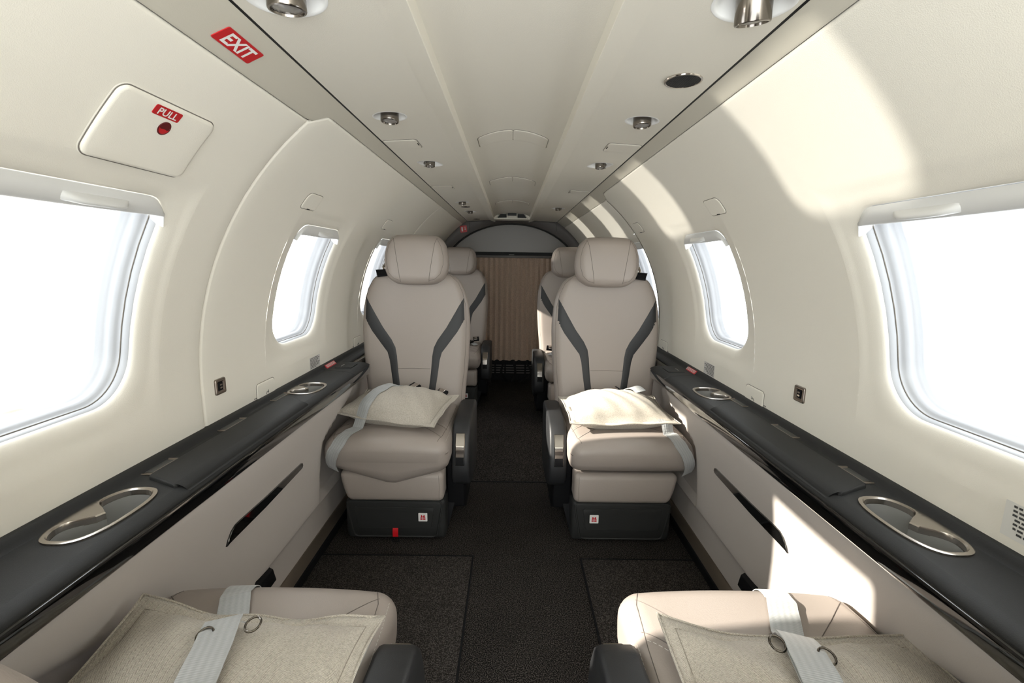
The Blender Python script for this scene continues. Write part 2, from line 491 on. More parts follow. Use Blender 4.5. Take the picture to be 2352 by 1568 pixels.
from mathutils.geometry import tessellate_polygon
def holed_sheet(mb, outer, holes, place):
    polys = [[Vector((u, v, 0)) for u, v in outer]]+[[Vector((u, v, 0)) for u, v in h] for h in holes]
    tri = tessellate_polygon(polys); flat = [p for q in polys for p in q]; b = len(mb.v)
    mb.v += [Vector(place(p.x, p.y)) for p in flat]; mb.f += [tuple(b+i for i in t) for t in tri]
for side in (-1, 1):
    mb = MB(); x0, x1 = .20, XB-.0015
    ho = [lamp_outline(side*x, y, k) for s_, x, y, k in LAMPS if s_ == side]
    e1, e2 = side*(x0+.0), side*(x1-.004)
    ysn = ys_for(YF, YB, .25)
    outer = [(e1, y) for y in ysn]+[(e2, y) for y in reversed(ysn)]
    holed_sheet(mb, outer, ho, lambda u, v: (u, v, zc(u)))
    # rolled edge towards the band
    mb.quad_grid([[Vector((side*(x1-.004+d), y, zc(x1)+h)) for d, h in ((0, .0001), (.002, .0006), (.0035, .002), (.004, .006))] for y in ysn])
    # lighter chamfer and step up to the centre panel
    mb.quad_grid([[Vector((side*x, y, z)) for x, z in ((.20, zc(.2001)), (.196, 1.4640), (.192, 1.4626), (.17, 1.4556), (.150, 1.4494), (.148, 1.4493), (.1470, 1.451), (.1470, 1.49))] for y in ysn])
    me = mb.make('ceiling' if side < 0 else 'ceiling', M_ceil, smooth=True, sharp=25); struct(me)
    mb = MB(); mb.quad_grid([[Vector((side*x, y, z)) for x, z in ((XB-.05, 1.475), (XB+.012, 1.4665), (XB+.012, 1.461))] for y in ysn]); struct(mb.make('trim_%d' % (5 if side < 0 else 6), M_gap, recalc=False))
mb = MB(); mb.quad_grid([[Vector((lerp(-.152, .152, i/24), y, 1.478+.022*(1-min(1, abs(lerp(-.152, .152, i/24)/.151))**2))) for i in range(25)] for y in ys_for(YF, YB, .25)])
struct(mb.make('ceiling', M_ceil, sharp=None))

def lamp(side, x, y, kind):
    X = side*x; z = zc(X)
    o = empty('ceiling_lamp', (X, y, z))
    # recessed bowl
    def ringl(g, dz): return [Vector((u-X, v-y, dz+zc(u)-z)) for u, v in lamp_outline(X, y, kind, g)]
    mb = MB(); R = [ringl(.004, -.0004), ringl(.001, -.0010), ringl(-.002, .001), ringl(-.006, .006), ringl(-.011, .013), ringl(-.017, .018), ringl(-.025, .020)]
    mb.rings(R, cap1=True); mb.make('bowl', M_white, o, sharp=60)
    def barrel(cx, cy, r, tilt, name='barrel', drop=.012):
        d = Vector(tilt).normalized(); c = Vector((cx, cy, .020))
        mb = MB(); mb.cyl(c, d, r, .02, prof=[(r*.9, 0), (r, .004), (r, .020+drop), (r*.97, .0215+drop), (r*.86, .022+drop), (r*.83, .019+drop), (r*.80, .0185+drop)])
        b_ = mb.make(name, M_smoke, o, sharp=30)
        mb = MB(); mb.cyl(c+d*(.0187+drop), d, r*.81, .001, n=24, prof=[(r*.81, 0), (r*.6, .0012), (r*.2, .002)])
        mb.make('lens', M_lens, b_)
    if kind == 'one': barrel(0, 0, .0225, (.0, -.10, -1))
    elif kind == 'big': barrel(0, 0, .026, (.0, .12, -1), drop=.014)
    elif kind == 'vent': barrel(0, .0, .024, (.12, .25, -1), drop=.022)
    else:
        barrel(-.004*side, -.022, .0175, (0, -.15, -1), drop=.014); barrel(.012*side, .026, .015, (side*.5, -.25, -1), drop=.004)
    return o
LT = {(-1, 'big'): 'chrome reading lamp in white bowl, cut by top edge left of centre panel',
      (1, 'vent'): 'chrome tube-shaped air nozzle in white bowl at top right edge of the ceiling'}
txt = {1.232: 'round chrome reading lamp in oval recess on left ceiling panel before the small hatch', 1.236: 'round chrome reading lamp in oval recess, right ceiling panel beyond the speaker',
       1.79: 'slanted recess with two chrome lamps on left ceiling panel between two hatches', 1.775: 'slanted recess with two chrome lamps, right ceiling panel between two hatches',
       2.90: 'small far reading lamp on left ceiling panel just before the dark speaker', 3.41: 'small far pair of lamps on left ceiling panel behind the dark speaker grille', 3.147: 'small far pair of lamps, the last ones on the right ceiling panel'}
for s_, x, y, k in LAMPS:
    tag(lamp(s_, x, y, k), LT.get((s_, k)) or txt[y], 'ceiling lamp', 'lamps and nozzles in the ceiling')

def speaker(side, x, y, r, label):
    X = side*x; z = zc(X); o = empty('speaker_grille', (X, y, z))
    mb = MB(); mb.cyl((0, 0, 0), (0, 0, -1), r, .003, prof=[(r, -.001), (r+.001, .001), (r, .0028), (r-.003, .0030), (r-.0045, .0016)]); mb.make('rim', M_chrome, o)
    mb = MB(); n = int(r/.0028); 
    mb.cyl((0, 0, -.0010), (0, 0, -1), r-.004, .001); mb.make('backing', M_black, o)
    mb = MB()
    for i in range(-n, n+1):
        u = i*.0034; h = sqrt(max(0, (r-.004)**2-u*u))
        if h < .003: continue
        mb.box(u-.0007, u+.0007, -h, h, -.0026, -.0018); mb.box(-h, h, u-.0007, u+.0007, -.0026, -.0018)
    mb.make('mesh', M_mesh, o, smooth=False)
    tag(o, label, 'speaker'); return o
speaker(1, .333, .972, .036, 'oval black mesh speaker grille on the right ceiling panel near the camera')
speaker(-1, .308, 3.12, .030, 'small dark oval speaker grille between far lamps on the left ceiling panel')
speaker(-1, .300, 3.98, .028, 'tiny dark oval grille on left ceiling panel next to the rear air vent')

def patch(place, cu, cv, hu, hv, r, prof, n=6, grid=True):
    """small raised or sunk plate: prof = [(inset, off)...], last ring is capped"""
    mb = MB(); R = [[Vector(place(u, v, off)) for u, v in rr(cu, cv, hu-i, hv-i, (tuple(max(.0005, q-i) for q in r) if isinstance(r, tuple) else max(.0005, r-i)), n)] for i, off in prof]
    mb.rings(R); i, off = prof[-1]
    last = rr(cu, cv, hu-i, hv-i, (tuple(max(.0005, q-i) for q in r) if isinstance(r, tuple) else max(.0005, r-i)), n)
    L = [last]
    for t in (.3, .6, .85): L.append([(lerp(u, cu, t), lerp(v, cv, t)) for u, v in last])
    mb.rings([[Vector(place(u, v, off)) for u, v in q] for q in L]); mb.fan([Vector(place(u, v, off)) for u, v in L[-1]], Vector(place(cu, cv, off)))
    return mb
HATCH = [(-.0012, .0), (0, .0016), (.0012, .0026), (.004, .003)]
def hatch(name, place, cu, cv, hu, hv, r, label, m, group, notch=None):
    mb = patch(place, cu, cv, hu, hv, r, HATCH); o = mb.make(name, m, sharp=None)
    mb = MB(); mb.tube([Vector(place(u, v, .0003)) for u, v in rr(cu, cv, hu+.0012, hv+.0012, r, 6)], .0009, 6, closed=True)
    mb.make('gap', M_groove, o)
    if notch:
        mb = MB(); mb.tube([Vector(place(u, v, .0028)) for u, v in notch], .0016, 6); mb.make('notch', M_gap, o)
    tag(o, label, 'hatch', group); return o
cpl = lambda x, y, off: (x, y, zc(x)-off)
G = 'small hatches in the headliner'
for sd, y, nm in ((-1, 1.50, 'left'), (1, 1.51, 'right'), (-1, 2.33, 'left'), (1, 2.42, 'right')):
    xc = sd*.341; hv = .05
    e = sd*(.293)
    hatch('ceiling_hatch', cpl, xc, y, .050, hv, .012,
          ('small flat hatch between the lamps on the %s ceiling panel' % nm) if y < 2 else ('far faint flat hatch beyond the double lamp on the %s ceiling panel' % nm), M_ceil, G,
          notch=[(e, y+.008), (e, y-.014)])
for y, l in ((1.60, 'nearest'), (2.38, 'middle'), (3.20, 'farthest')):
    def cp(x, yy, off): 
        bow = 0
        return (x, yy-.055*(1-(x/.115)**2)*1.0, 1.478+.022*(1-(x/.151)**2)-off)
    for sd in (-1, 1):
        hatch('mask_compartment_door', cp, sd*.0565, y, .0555, .058, .012, '%s %s half of the paired curved hatches in the centre ceiling panel' % (l, 'left' if sd < 0 else 'right'), M_ceil, 'paired hatches of the centre ceiling panel')

# ------------------------------------------------------------------ wall fittings
for side in (-1, 1):
    sn = 'left' if side < 0 else 'right'
    wp = lambda y, s, off, side=side: surf(side, y, s, off)
    for yc, l in ((1.415 if side < 0 else 1.395, 'near'), (2.245 if side < 0 else 2.215, 'far')):
        sc = s_of_z(1.27); 
        hatch('reading_lamp_cover', wp, yc, sc, .048, .026, (.012, .022, .012, .012), '%s small square cover high on the %s wall %s' % (l, sn, 'between first and second window' if l == 'near' else 'ahead of the third window'), M_shell, 'square covers on the upper walls', notch=[(yc-.008, sc-.025), (yc+.008, sc-.025)])
    yc = 1.388 if side < 0 else 1.378
    for yc, l in ((yc, 'near'), (yc+.86, 'far')):
        sc = s_of_z(.698)
        h = hatch('outlet_door', wp, yc, sc, .052, .027, (.012, .012, .004, .004), '%s pale outlet door with tiny icon low on %s wall above the dark ledge' % (l, sn), M_shell, 'outlet doors above the ledges')
        mb = MB(); mb.tube([surf(side, yc+a, sc+b, .0036) for a, b in ((-.006, -.014), (0, -.007), (.006, -.006), (.010, -.009), (.004, -.012), (.010, -.003))], .0008, 5); mb.make('icon', M_ink, h)
        mb = MB()
        for k in range(2): mb.quad_grid([[surf(side, yc-.068+k*.007+a, s_of_z(.684)+b, .0008) for a in (0, .0045)] for b in (0, .004)])
        mb.make('icon', M_ink, h, recalc=False)
    # usb socket
    yc, sc = (1.168 if side < 0 else 1.162), s_of_z(.769)
    o = empty('usb_socket', surf(side, yc, sc))
    def wl(y, s, off, o=o, side=side): return surf(side, y, s, off)-o.location
    mb = patch(wl, yc, sc, .021, .021, .005, [(0, 0), (0, .003), (.001, .0045), (.003, .005), (.0075, .0045), (.010, .002), (.0105, .0015)])
    mb.make('bezel', M_bronze, o, sharp=30)
    mb = patch(wl, yc, sc, .0095, .0105, .002, [(0, .001), (0, .003), (.001, .0035)]); mb.make('socket_face', M_black, o)
    for dz in (.004, -.004):
        mb = patch(wl, yc+.001, sc+dz, .0045, .0022, .001, [(0, .0034), (0, .0042)]); mb.make('port', M_chrome, o)
    tag(o, 'bronze framed usb socket on the %s wall below the first window' % sn, 'socket')
    # placards
    yc = 1.752 if side < 0 else 1.712
    mb = patch(wp, yc, s_of_z(.706), .046, .0235, .001, [(0, .0002), (0, .0008)]); o = mb.make('placard', M_sign if 0 else mat('placard_film', (.62, .61, .58), .35), sharp=30)
    mb = MB()
    for r_ in range(8):
        L = [.062, .074, .070, .066, .080, .078, .060, .050][r_]
        y0 = yc-.042; q = y0
        while q < y0+L:
            wd = random.uniform(.004, .011); s = s_of_z(.724)-r_*.0052
            mb.quad_grid([[surf(side, y_, s_, .0011) for y_ in (q, q+wd)] for s_ in (s, s+.0026)]); q += wd+.0022
    mb.make('lettering', M_ink, o, recalc=False)
    tag(o, 'pale placard with eight lines of small dark print low on %s wall' % sn, 'placard')
# near right placard cut by the frame
mb = patch(lambda y, s, off: surf(1, y, s, off), .615, s_of_z(.725), .034, .028, .001, [(0, .0002), (0, .0008)])
o = mb.make('placard', mat('placard_film2', (.74, .73, .69), .35))
mb = MB()
for r_ in range(7):
    q = .583+[.042, .036, .03, .026, .022, .02, .018][r_]*0+.0
    q = .585; s = s_of_z(.746)-r_*.0068
    end = .636-r_*.0012
    while q < end:
        wd = random.uniform(.004, .008); mb.quad_grid([[surf(1, y_, s_, .0011) for y_ in (q, q+wd)] for s_ in (s, s+.0035)]); q += wd+.002
mb.make('lettering', M_ink, o, recalc=False)
tag(o, 'placard with dark print on right wall, cut by frame edge near the cup holder', 'placard')

# emergency exit handle cover, left wall
wp = lambda y, s, off: surf(-1, y, s, off)
yc, sc, hy, hs = .780, (s_of_z(1.338)+s_of_z(1.246))/2, .101, (s_of_z(1.338)-s_of_z(1.246))/2
mb = patch(wp, yc, sc, hy, hs, .016, [(-.004, .0), (-.002, .0008), (-.0005, .0005), (0, .003), (.0015, .0048), (.006, .0055)], n=8)
cov = mb.make('exit_handle_cover', M_shell, sharp=None)
mb = MB(); mb.tube([surf(-1, u, v, .0003) for u, v in rr(yc, sc, hy+.0012, hs+.0012, .017, 8)], .0012, 6, closed=True); mb.make('gap', M_groove, cov)
sy, ss = .771, s_of_z(1.3275)
sl = lambda u, v, off: surf(-1, sy+u+v*.0, ss+v, .0058+off)
mb = patch(lambda u, v, off: sl(u, v, off), 0, 0, .0275, .0085, .003, [(0, -.0005), (0, .0004)]); sg = mb.make('pull_sign', M_red, cov)
mb = text_mesh('PULL', lambda u, v: sl(u*1.12, v, .0009), .0115, bold=.02); mb.make('lettering', M_sign, sg, recalc=False, smooth=False)
hc = (.7835, s_of_z(1.3085))
def circ(r, off, n=28): return [surf(-1, hc[0]+r*cos(2*pi*k/n), hc[1]+r*sin(2*pi*k/n), off) for k in range(n)]
mb = MB(); mb.rings([circ(.0125, .0057), circ(.0115, .0064), circ(.0105, .0060)]); mb.fan(circ(.0105, .0058), surf(-1, *hc, .0058)); mb.make('finger_hole', mat('deep_red', (.10, .004, .006), .5), cov)
mb = MB(); pts = [(hc[0]+.0100*cos(a), hc[1]+.0100*sin(a)) for a in [pi+pi*k/14 for k in range(15)]]+[(hc[0]+.0085*cos(a)*1.0, hc[1]-.004+.003*sin(a)) for a in [pi*k/8 for k in range(9)]]
mb.fan([surf(-1, u, v, .0062) for u, v in pts], surf(-1, hc[0], hc[1]-.006, .0062)); mb.make('handle_grip', M_red, cov, recalc=False)
tag(cov, 'rounded emergency exit handle cover with red PULL sign, upper left wall', 'hatch')
# exit sign on the band
s0, s1 = s_of_z(1.4185), s_of_z(1.4395); ym, sm = .787, (s0+s1)/2
def ex(u, v, off): return surf(-1, ym+u+v*.35, sm+v, off)
mb = patch(lambda u, v, off: ex(u, v, off), 0, 0, .0475, .0148, .003, [(0, -.0005), (0, .0008)]); o = mb.make('exit_sign', M_red)
mb = text_mesh('EXIT', lambda u, v: ex(u*1.16, v, .0012), .0205, italic=.0, bold=.03); mb.make('lettering', M_sign, o, recalc=False, smooth=False)
tag(o, 'red exit sign with white letters on the left ceiling band', 'sign')

# ------------------------------------------------------------------ floor
mb = MB(); mb.box(-.80, .80, YF, 4.40, -.03, 0); struct(mb.make('floor', M_carpet, smooth=False))
def mat_piece(name, x0, x1, y0, y1, z, m, label):
    mb = MB(); mb.box(x0, x1, y0, y1, 0.0, z); o = mb.make(name, m, bevel=.003); tag(o, label, 'carpet')
    mb = MB(); e = .006
    if y0 < 0: mb.box(x0, x1, y1, y1+e, 0, z+.0005); xi = (x1, x1+e) if x0 < 0 else (x0-e, x0); mb.box(xi[0], xi[1], y0, y1+e, 0, z+.0005)
    else: mb.box(x0, x1, y0-e, y0, 0, z+.0005)
    mb.make('binding', M_black, o, smooth=False); return o
mat_piece('carpet_panel', -.700, -.134, -.5, 1.565, .004, M_carpet2, 'grey carpet panel on the floor under the near left seat')
mat_piece('carpet_panel', .278, .700, -.5, 1.555, .004, M_carpet2, 'grey carpet panel on the floor under the near right seat')
mat_piece('aisle_carpet', -.62, .62, 2.172, 4.20, .004, M_carpet, 'dark carpet section covering the rear of the aisle')

# ------------------------------------------------------------------ side ledges, lower panels
def peanut(yc, xc, L, W, k=1., n=64):
    """figure of a double cup holder, waist pinched on the wall side; returns (x,y) with x growing to the wall"""
    out = []
    for i in range(n):
        a = 2*pi*i/n; c, s = cos(a), sin(a)
        y = L/2*(abs(c)**.80)*(1 if c > 0 else -1); x = W/2*(abs(s)**.72)*(1 if s > 0 else -1)
        if k and x > 0:
            x -= k*W*.55*math.exp(-((y+L*.02)/(L*.15))**2)*(x/(W/2))
        out.append((xc+x, yc+y))
    return out
def grow(poly, d):
    n = len(poly); out = []
    for i in range(n):
        a = Vector(poly[i-1]); b = Vector(poly[(i+1) % n]); t = (b-a).normalized(); out.append((poly[i][0]+t.y*d, poly[i][1]-t.x*d))
    return out
ZL = .668
for side in (-1, 1):
    sn = 'left' if side < 0 else 'right'
    led = empty('side_ledge', (side*.69, 1.8, ZL))
    O = led.location
    def Pq(x, y, z, side=side, O=O): return Vector((side*x, y, z))-O
    c1y = .708 if side < 0 else .706; c2y = 1.505
    cups = [(c1y+.012, .690, .170, .089), (c2y, .688, .138, .098)]
    lid = (.845, 1.40)
    outs = [peanut(yc, xc, L, W) for yc, xc, L, W in cups]
    if side < 0: outs2 = [[(x, y) for x, y in q] for q in outs]
    else: outs2 = outs
    mb = MB(); ye = 1.93; ysn = ys_for(YF, ye, .2)
    outer = [(.633, y) for y in ysn]+[(.736, y) for y in reversed(ysn)]
    holed_sheet(mb, outer, outs2, lambda u, v: Pq(u, v, ZL))
    mb.make('ledge_top', M_ledge, led, recalc=False, smooth=False)
    prof = [(.633, ZL), (.629, ZL-.0006), (.619, .6647), (.6105, .6612), (.6075, .6585), (.6065, .6555), (.608, .6530), (.62, .651), (.64, .649)]
    wall_prof = [(.736, ZL), (.740, ZL+.001), (.7445, ZL+.006), (.749, ZL+.012), (.756, ZL+.014), (.768, ZL+.0135)]
    mb = MB()
    for pr in (prof, wall_prof): mb.quad_grid([[Pq(x, y, z) for x, z in pr] for y in ys_for(YF, ye, .1)])
    # aft part narrower beside the seats
    for pr in ([(x+.02 if x < .7 else x, z) for x, z in prof], wall_prof): mb.quad_grid([[Pq((x if x > .7 else x+.075), y, z) for x, z in pr] for y in ys_for(ye, YB, .2)])
    mb.quad_grid([[Pq(x, y, ZL) for x in (.725, .737)] for y in ys_for(ye, YB, .2)])
    mb.make('ledge_edge', M_ledge, led, recalc=False, sharp=None)
    # raised lids
    def slab(y0, y1, skew, name):
        x0, x1 = .6335, .716
        pts = [(x0, y0-.035*skew), (x1, y0), (x1, y1), (x0, y1-.06*skew)]
        pts = [(x0, y0-.030), (x0+.004, y0-.034), (x1-.006, y0), (x1, y0+.008), (x1, y1-.01), (x1-.008, y1), (x0+.01, y1-.05), (x0, y1-.06)] if skew else pts
        mb = MB(); R = []
        for g, z in ((.0, ZL-.001), (.0, ZL+.004), (-.0015, ZL+.0062), (-.005, ZL+.007)):
            q = pts if g == 0 else [(x+(-g if x < .67 else g), y+(-g if y < (y0+y1)/2 else g)) for x, y in pts]
            R.append([Pq(x, y, z) for x, y in q])
        mb.rings(R, cap1=True)
        # overhanging nose on the aisle side
        b0, b1 = y0-.030, y1-.06
        mb.quad_grid([[Pq(x, y, z) for x, z in ((.6385, ZL+.0069), (.632, ZL+.006), (.622, ZL+.002), (.6165, ZL-.002), (.6155, ZL-.0045), (.618, ZL-.005), (.628, ZL-.004))] for y in (b0, b1)])
        lo = mb.make(name, M_ledge, led, sharp=40)
        mb = MB(); mb.quad_grid([[Pq(x, y, z) for x, z in ((.6245, ZL-.0020), (.6140, ZL-.0055), (.6105, ZL-.0062))] for y in (b0, b1)])
        mb.make('finger_groove', M_gap, lo, recalc=False)
    slab(.845, 1.405, 1, 'table_lid'); slab(-.3, .505, 1, 'table_lid'); 
    # seam across and storage lid further aft
    mb = MB(); mb.tube([Pq(.742, 1.775, ZL+.004), Pq(.735, 1.775, ZL), Pq(.633, 1.745, ZL), Pq(.60, 1.735, .6585)], .0012, 5); mb.make('seam', M_gap, led)
    mb = MB(); mb.quad_grid([[Pq(x, y, ZL+.0012+.002*(x < .68)) for x in (.645, .71)] for y in (1.815, 1.885)]); mb.box(*(lambda a, b: (min(a, b), max(a, b)))(side*.645-O.x, side*.712-O.x), 1.812-O.y, 1.886-O.y, .0002, .0022); stl = mb.make('storage_lid', M_ledge, led, recalc=False, smooth=False)
    mb = MB()
    for k in range(5): mb.quad_grid([[Pq(x, y, ZL+.0036) for x in (.692, .6955)] for y in (1.835+k*.0075, 1.840+k*.0075)])
    mb.make('lettering', M_text, stl, recalc=False)
    # latches
    for y0, y1 in ((.862, .942), (1.105, 1.205), (1.362, 1.452)):
        yc_, hy_ = (y0+y1)/2, (y1-y0)/2
        pl = lambda u, v, off: Pq(u, v, ZL+off)
        mb = patch(pl, .733, yc_, .0140, hy_, .003, [(0, 0), (0, .0015), (.001, .0025), (.004, .0025), (.005, .001)]); lt = mb.make('latch_frame', M_bronze, led, sharp=30)
        mb = patch(pl, .733, yc_, .0085, hy_-.010, .001, [(0, .0012), (0, .0016)]); mb.make('latch_plate', M_slot, lt)
    # cup holders
    for (yc_, xc_, L, W), q in zip(cups, outs):
        mb = MB(); g1 = grow(q, .0035*(1)); g2 = grow(q, -.0035); g0 = grow(q, .0045)
        cen = (xc_, yc_)
        def sc(poly, k): return [(cen[0]+(x-cen[0])*k, cen[1]+(y-cen[1])*k) for x, y in poly]
        # bezel outline is a plain oval, inner edge follows the cups
        oval = peanut(yc_, xc_, L+.010, W+.010, 0)
        R = [[Pq(x, y, ZL) for x, y in oval], [Pq(x, y, ZL+.003) for x, y in oval], [Pq(x, y, ZL+.0042) for x, y in peanut(yc_, xc_, L+.005, W+.005, .1)],
             [Pq(x, y, ZL+.0040) for x, y in peanut(yc_, xc_, L-.002, W-.002, .96)], [Pq(x, y, ZL+.0015) for x, y in peanut(yc_, xc_, L-.007, W-.007, 1.0)], [Pq(x, y, ZL-.009) for x, y in peanut(yc_, xc_, L-.008, W-.008, 1.0)]]
        mb.rings(R); cb = mb.make('cup_holder_rim', M_rim, led, sharp=30)
        mb = MB(); inner = [peanut(yc_, xc_, L-.009, W-.009, 1.0), peanut(yc_, xc_, L-.020, W-.02, 1.0)]
        R = [[Pq(x, y, ZL-.008) for x, y in inner[0]], [Pq(x, y, ZL-.055) for x, y in inner[1]], [Pq(x, y, ZL-.062) for x, y in peanut(yc_, xc_, L-.03, W-.03, 1.0)]]
        mb.rings(R); last = [Pq(x, y, ZL-.062) for x, y in peanut(yc_, xc_, L-.03, W-.03, 1.0)]; mb.fan(last, Pq(xc_-.01, yc_, ZL-.062)); mb.make('cup', M_cup, cb, sharp=40)
    # gloss strip below the nose
    mb = MB(); gp = [(.613, .6535), (.6090, .6520), (.6075, .6480), (.6070, .6400), (.6075, .6300), (.6090, .6220), (.6120, .6170), (.620, .6130), (.64, .611)]
    mb.quad_grid([[Pq(x, y, z) for x, z in gp] for y in ys_for(YF, 1.93, .2)])
    mb.quad_grid([[Pq(x+.075, y, z) for x, z in gp] for y in ys_for(1.93, YB, .2)])
    mb.make('gloss_strip', M_gloss, led, recalc=False, sharp=None)
    if True:
        mb = patch(lambda u, v, off: (Pq(lerp(.7365, .7445, u), v, lerp(ZL+.0005, ZL+.0065, u)+off)), .5, 1.86, .9, .045, .1, [(0, .0001), (0, .0012)]) if 0 else MB()
        y0_, y1_ = (1.80, 1.90) if side < 0 else (1.78, 1.87)
        mb.quad_grid([[Pq(x, y, z) for x, z in ((.7365, ZL+.0008), (.7405, ZL+.0025), (.7443, ZL+.0072), (.7485, ZL+.0132))] for y in (y0_, y1_)])
        rs = mb.make('warning_sticker', M_red, led, recalc=False)
        mb = MB()
        for r_ in range(3):
            t = .2+r_*.27; a = [(.7365, ZL+.0008), (.7443, ZL+.0072), (.7485, ZL+.0132)]
            for k in range(9):
                yy = y0_+.006+k*.0098
                x_, z_ = lerp(.7368, .7480, t)-.0006, lerp(ZL+.0014, ZL+.0128, t)+.0006
                mb.quad_grid([[Pq(x_+d, y, z_+d*1.1) for d in (0, .0016)] for y in (yy, yy+.007)])
        mb.make('lettering', M_sign, rs, recalc=False)
    tag(led, 'charcoal ledge with cup holders, lids and gloss strip along the %s wall' % sn, 'ledge')

    # lower side panel
    pan = empty('wainscot', (side*.72, 1.8, 0)); O2 = pan.location
    pr = [(.720, .572), (.705, .578), (.690, .5785), (.680, .575), (.6735, .567), (.6712, .556), (.672, .540), (.676, .510), (.683, .470), (.690, .430), (.695, .390), (.699, .33), (.701, .26), (.7015, .212), (.7035, .204), (.708, .199), (.716, .196), (.722, .186), (.7245, .165), (.727, .14), (.7295, .10), (.7315, .062)]
    def yb(z):    # aft end of the club bulge at height z
        return 1.60+.30*smooth01((z-.42)/.15) if z > .42 else 1.60-.02*smooth01((.42-z)/.2)
    def yn(z):
        return .74-.34*smooth01((z-.36)/.2)
    def psurf(y, x, z):
        if z < .2 : return x+.0
        amp = .042*smooth01((.578-z)/.03)
        if y > 2.35: b = smooth01((y-2.5)/.3)-smooth01((y-3.25)/.04)
        else: b = smooth01((y-yn(z))/.12)*(1-smooth01((y-yb(z))/.022))
        b = max(0, b)
        amp2 = amp*(1-b)
        return x+min(amp2, .757-x)
    mb = MB(); ysn = [YF, -.2]+ys_for(0, 1.5, .03)+ys_for(1.505, 1.96, .008)+ys_for(2.0, 3.2, .06)+ys_for(3.21, 3.4, .01)+[3.6, 4.15]
    # refine the profile
    pr2 = []
    for a, b in zip(pr, pr[1:]):
        k = 3 if abs(a[1]-b[1]) > .03 else 1
        for i in range(k): pr2.append((lerp(a[0], b[0], i/k), lerp(a[1], b[1], i/k)))
    pr2.append(pr[-1])
    mb.quad_grid([[Vector((side*psurf(y, x, z), y, z))-O2 for x, z in pr2] for y in ysn])
    pmain = mb.make('panel_skin', M_panel, pan, recalc=False, sharp=None)
    mb = MB(); mb.quad_grid([[Vector((side*x, y, z))-O2 for x, z in ((.735, .064), (.727, .064), (.722, .060), (.704, .040), (.702, .034), (.702, -.001))] for y in (YF, YB)])
    mb.make('kick_rail', M_rail, pan, recalc=False, sharp=30)
    mb = MB(); mb.quad_grid([[Vector((side*x, y, z))-O2 for x, z in ((.7035, .0385), (.7000, .034), (.6995, .0005))] for y in (YF, YB)]); mb.make('kick_strip', M_black, pan, recalc=False)
    # long gloss grip inlay with pointed near end
    bv = bvh_of([pmain])
    def onp(y, z, off):
        h = drape(bv, (0, y, z), (side, 0, 0), off); return (h if h is not None else Vector((side*.695, y, z)))
    pts = [(1.022, .402), (1.030, .404), (1.060, .4045), (1.20, .4050), (1.42, .4150), (1.432, .4170), (1.436, .424), (1.430, .434), (1.422, .4365), (1.20, .437), (1.075, .442), (1.055, .441), (1.040, .432), (1.028, .416)]
    mb = MB(); cen = (1.24, .422)
    R = [[onp(y, z, -.004)-O2 for y, z in pts], [onp(y, z, .003)-O2 for y, z in pts], [onp(lerp(y, cen[0], .006), lerp(z, cen[1], .03), .0045)-O2 for y, z in pts]]
    mb.rings(R)
    n = len(pts); b = len(mb.v); half = n//2
    q = [(lerp(y, cen[0], .012), lerp(z, cen[1], .12)) for y, z in pts]
    mb.f.append(tuple(range(2*n, 3*n)))
    mb.make('grip_inlay', M_gloss, pan, sharp=30)
    tag(pan, 'taupe lower wall panel with long black inlay along the %s side' % sn, 'wall panel')
    # small black latch lever at the foot of the panel
    yl = 1.19; mb = MB()
    xw = side*.705
    mb.v += [Vector(p) for p in ((side*.716, 1.225, .205), (side*.722, 1.25, .15), (side*.712, 1.11, .16), (side*.708, 1.14, .215), (side*.690, 1.215, .200), (side*.694, 1.235, .15), (side*.685, 1.11, .16), (side*.684, 1.145, .212))]
    mb.f += [(0, 1, 2, 3), (4, 5, 6, 7), (0, 1, 5, 4), (1, 2, 6, 5), (2, 3, 7, 6), (3, 0, 4, 7)]
    o = mb.make('panel_latch', M_black, bevel=.003); tag(o, 'small black lever at the foot of the %s side panel behind the near seat' % sn, 'latch')

# ------------------------------------------------------------------ aft end: arch, bulkhead, curtain
AY = 4.17
def arch(t, g=0.):      # t from 0 (left) to pi (right)
    return None
# dark arch ring: outer follows the cabin shell, inner is an ellipse
def prof_outer(n=48):
    P = []
    for i in range(n//2+1):
        s = lerp(-.68, S_B, i/(n//2)); v = surf(-1, 0, s); P.append((v.x, v.z))
    for i in range(1, 13): x = lerp(-XB, 0, i/12); P.append((x, zc(x) if abs(x) > .151 else 1.463))
    P += [(-x, z) for x, z in reversed(P[:-1])]; return P
PO = prof_outer()
def inner_pt(x, z):
    a = math.atan2(z-.95, x); r = 1/sqrt((cos(a)/.640)**2+(sin(a)/.492)**2) if z > .95 else None
    if z > .95: return (r*cos(a), .95+r*sin(a))
    return (math.copysign(.640, x), z)
PI_ = [inner_pt(x, z) for x, z in PO]
mb = MB()
R = [[Vector((x*1.01, AY-.03, z+.004)) for x, z in PO], [Vector((x*.985, AY-.035, z-.008)) for x, z in PO], [Vector((lerp(x, u, .5), AY-.03, lerp(z, v_, .5))) for (x, z), (u, v_) in zip(PO, PI_)], [Vector((x, AY-.012, z)) for x, z in PI_], [Vector((x*.992, AY+.005, z-.003)) for x, z in PI_], [Vector((x*.992, AY+.05, z-.003)) for x, z in PI_]]
mb.rings(R, closed=False); arch_o = mb.make('bulkhead_arch', M_archm, sharp=30)
mb = MB(); mb.tube([Vector((x*.985, AY+.0, z-.006)) for x, z in PI_ if z > 1.0], .006, 8); mb.make('rubber_seal', M_gap, arch_o)
for x in (-.372, .392):
    mb = MB(); mb.box(x-.0012, x+.0012, AY-.034, AY-.030, 1.375, 1.455); mb.make('joint_line', M_gap, arch_o)
tag(arch_o, 'dark grey arch frame at the rear end of the cabin', 'frame')
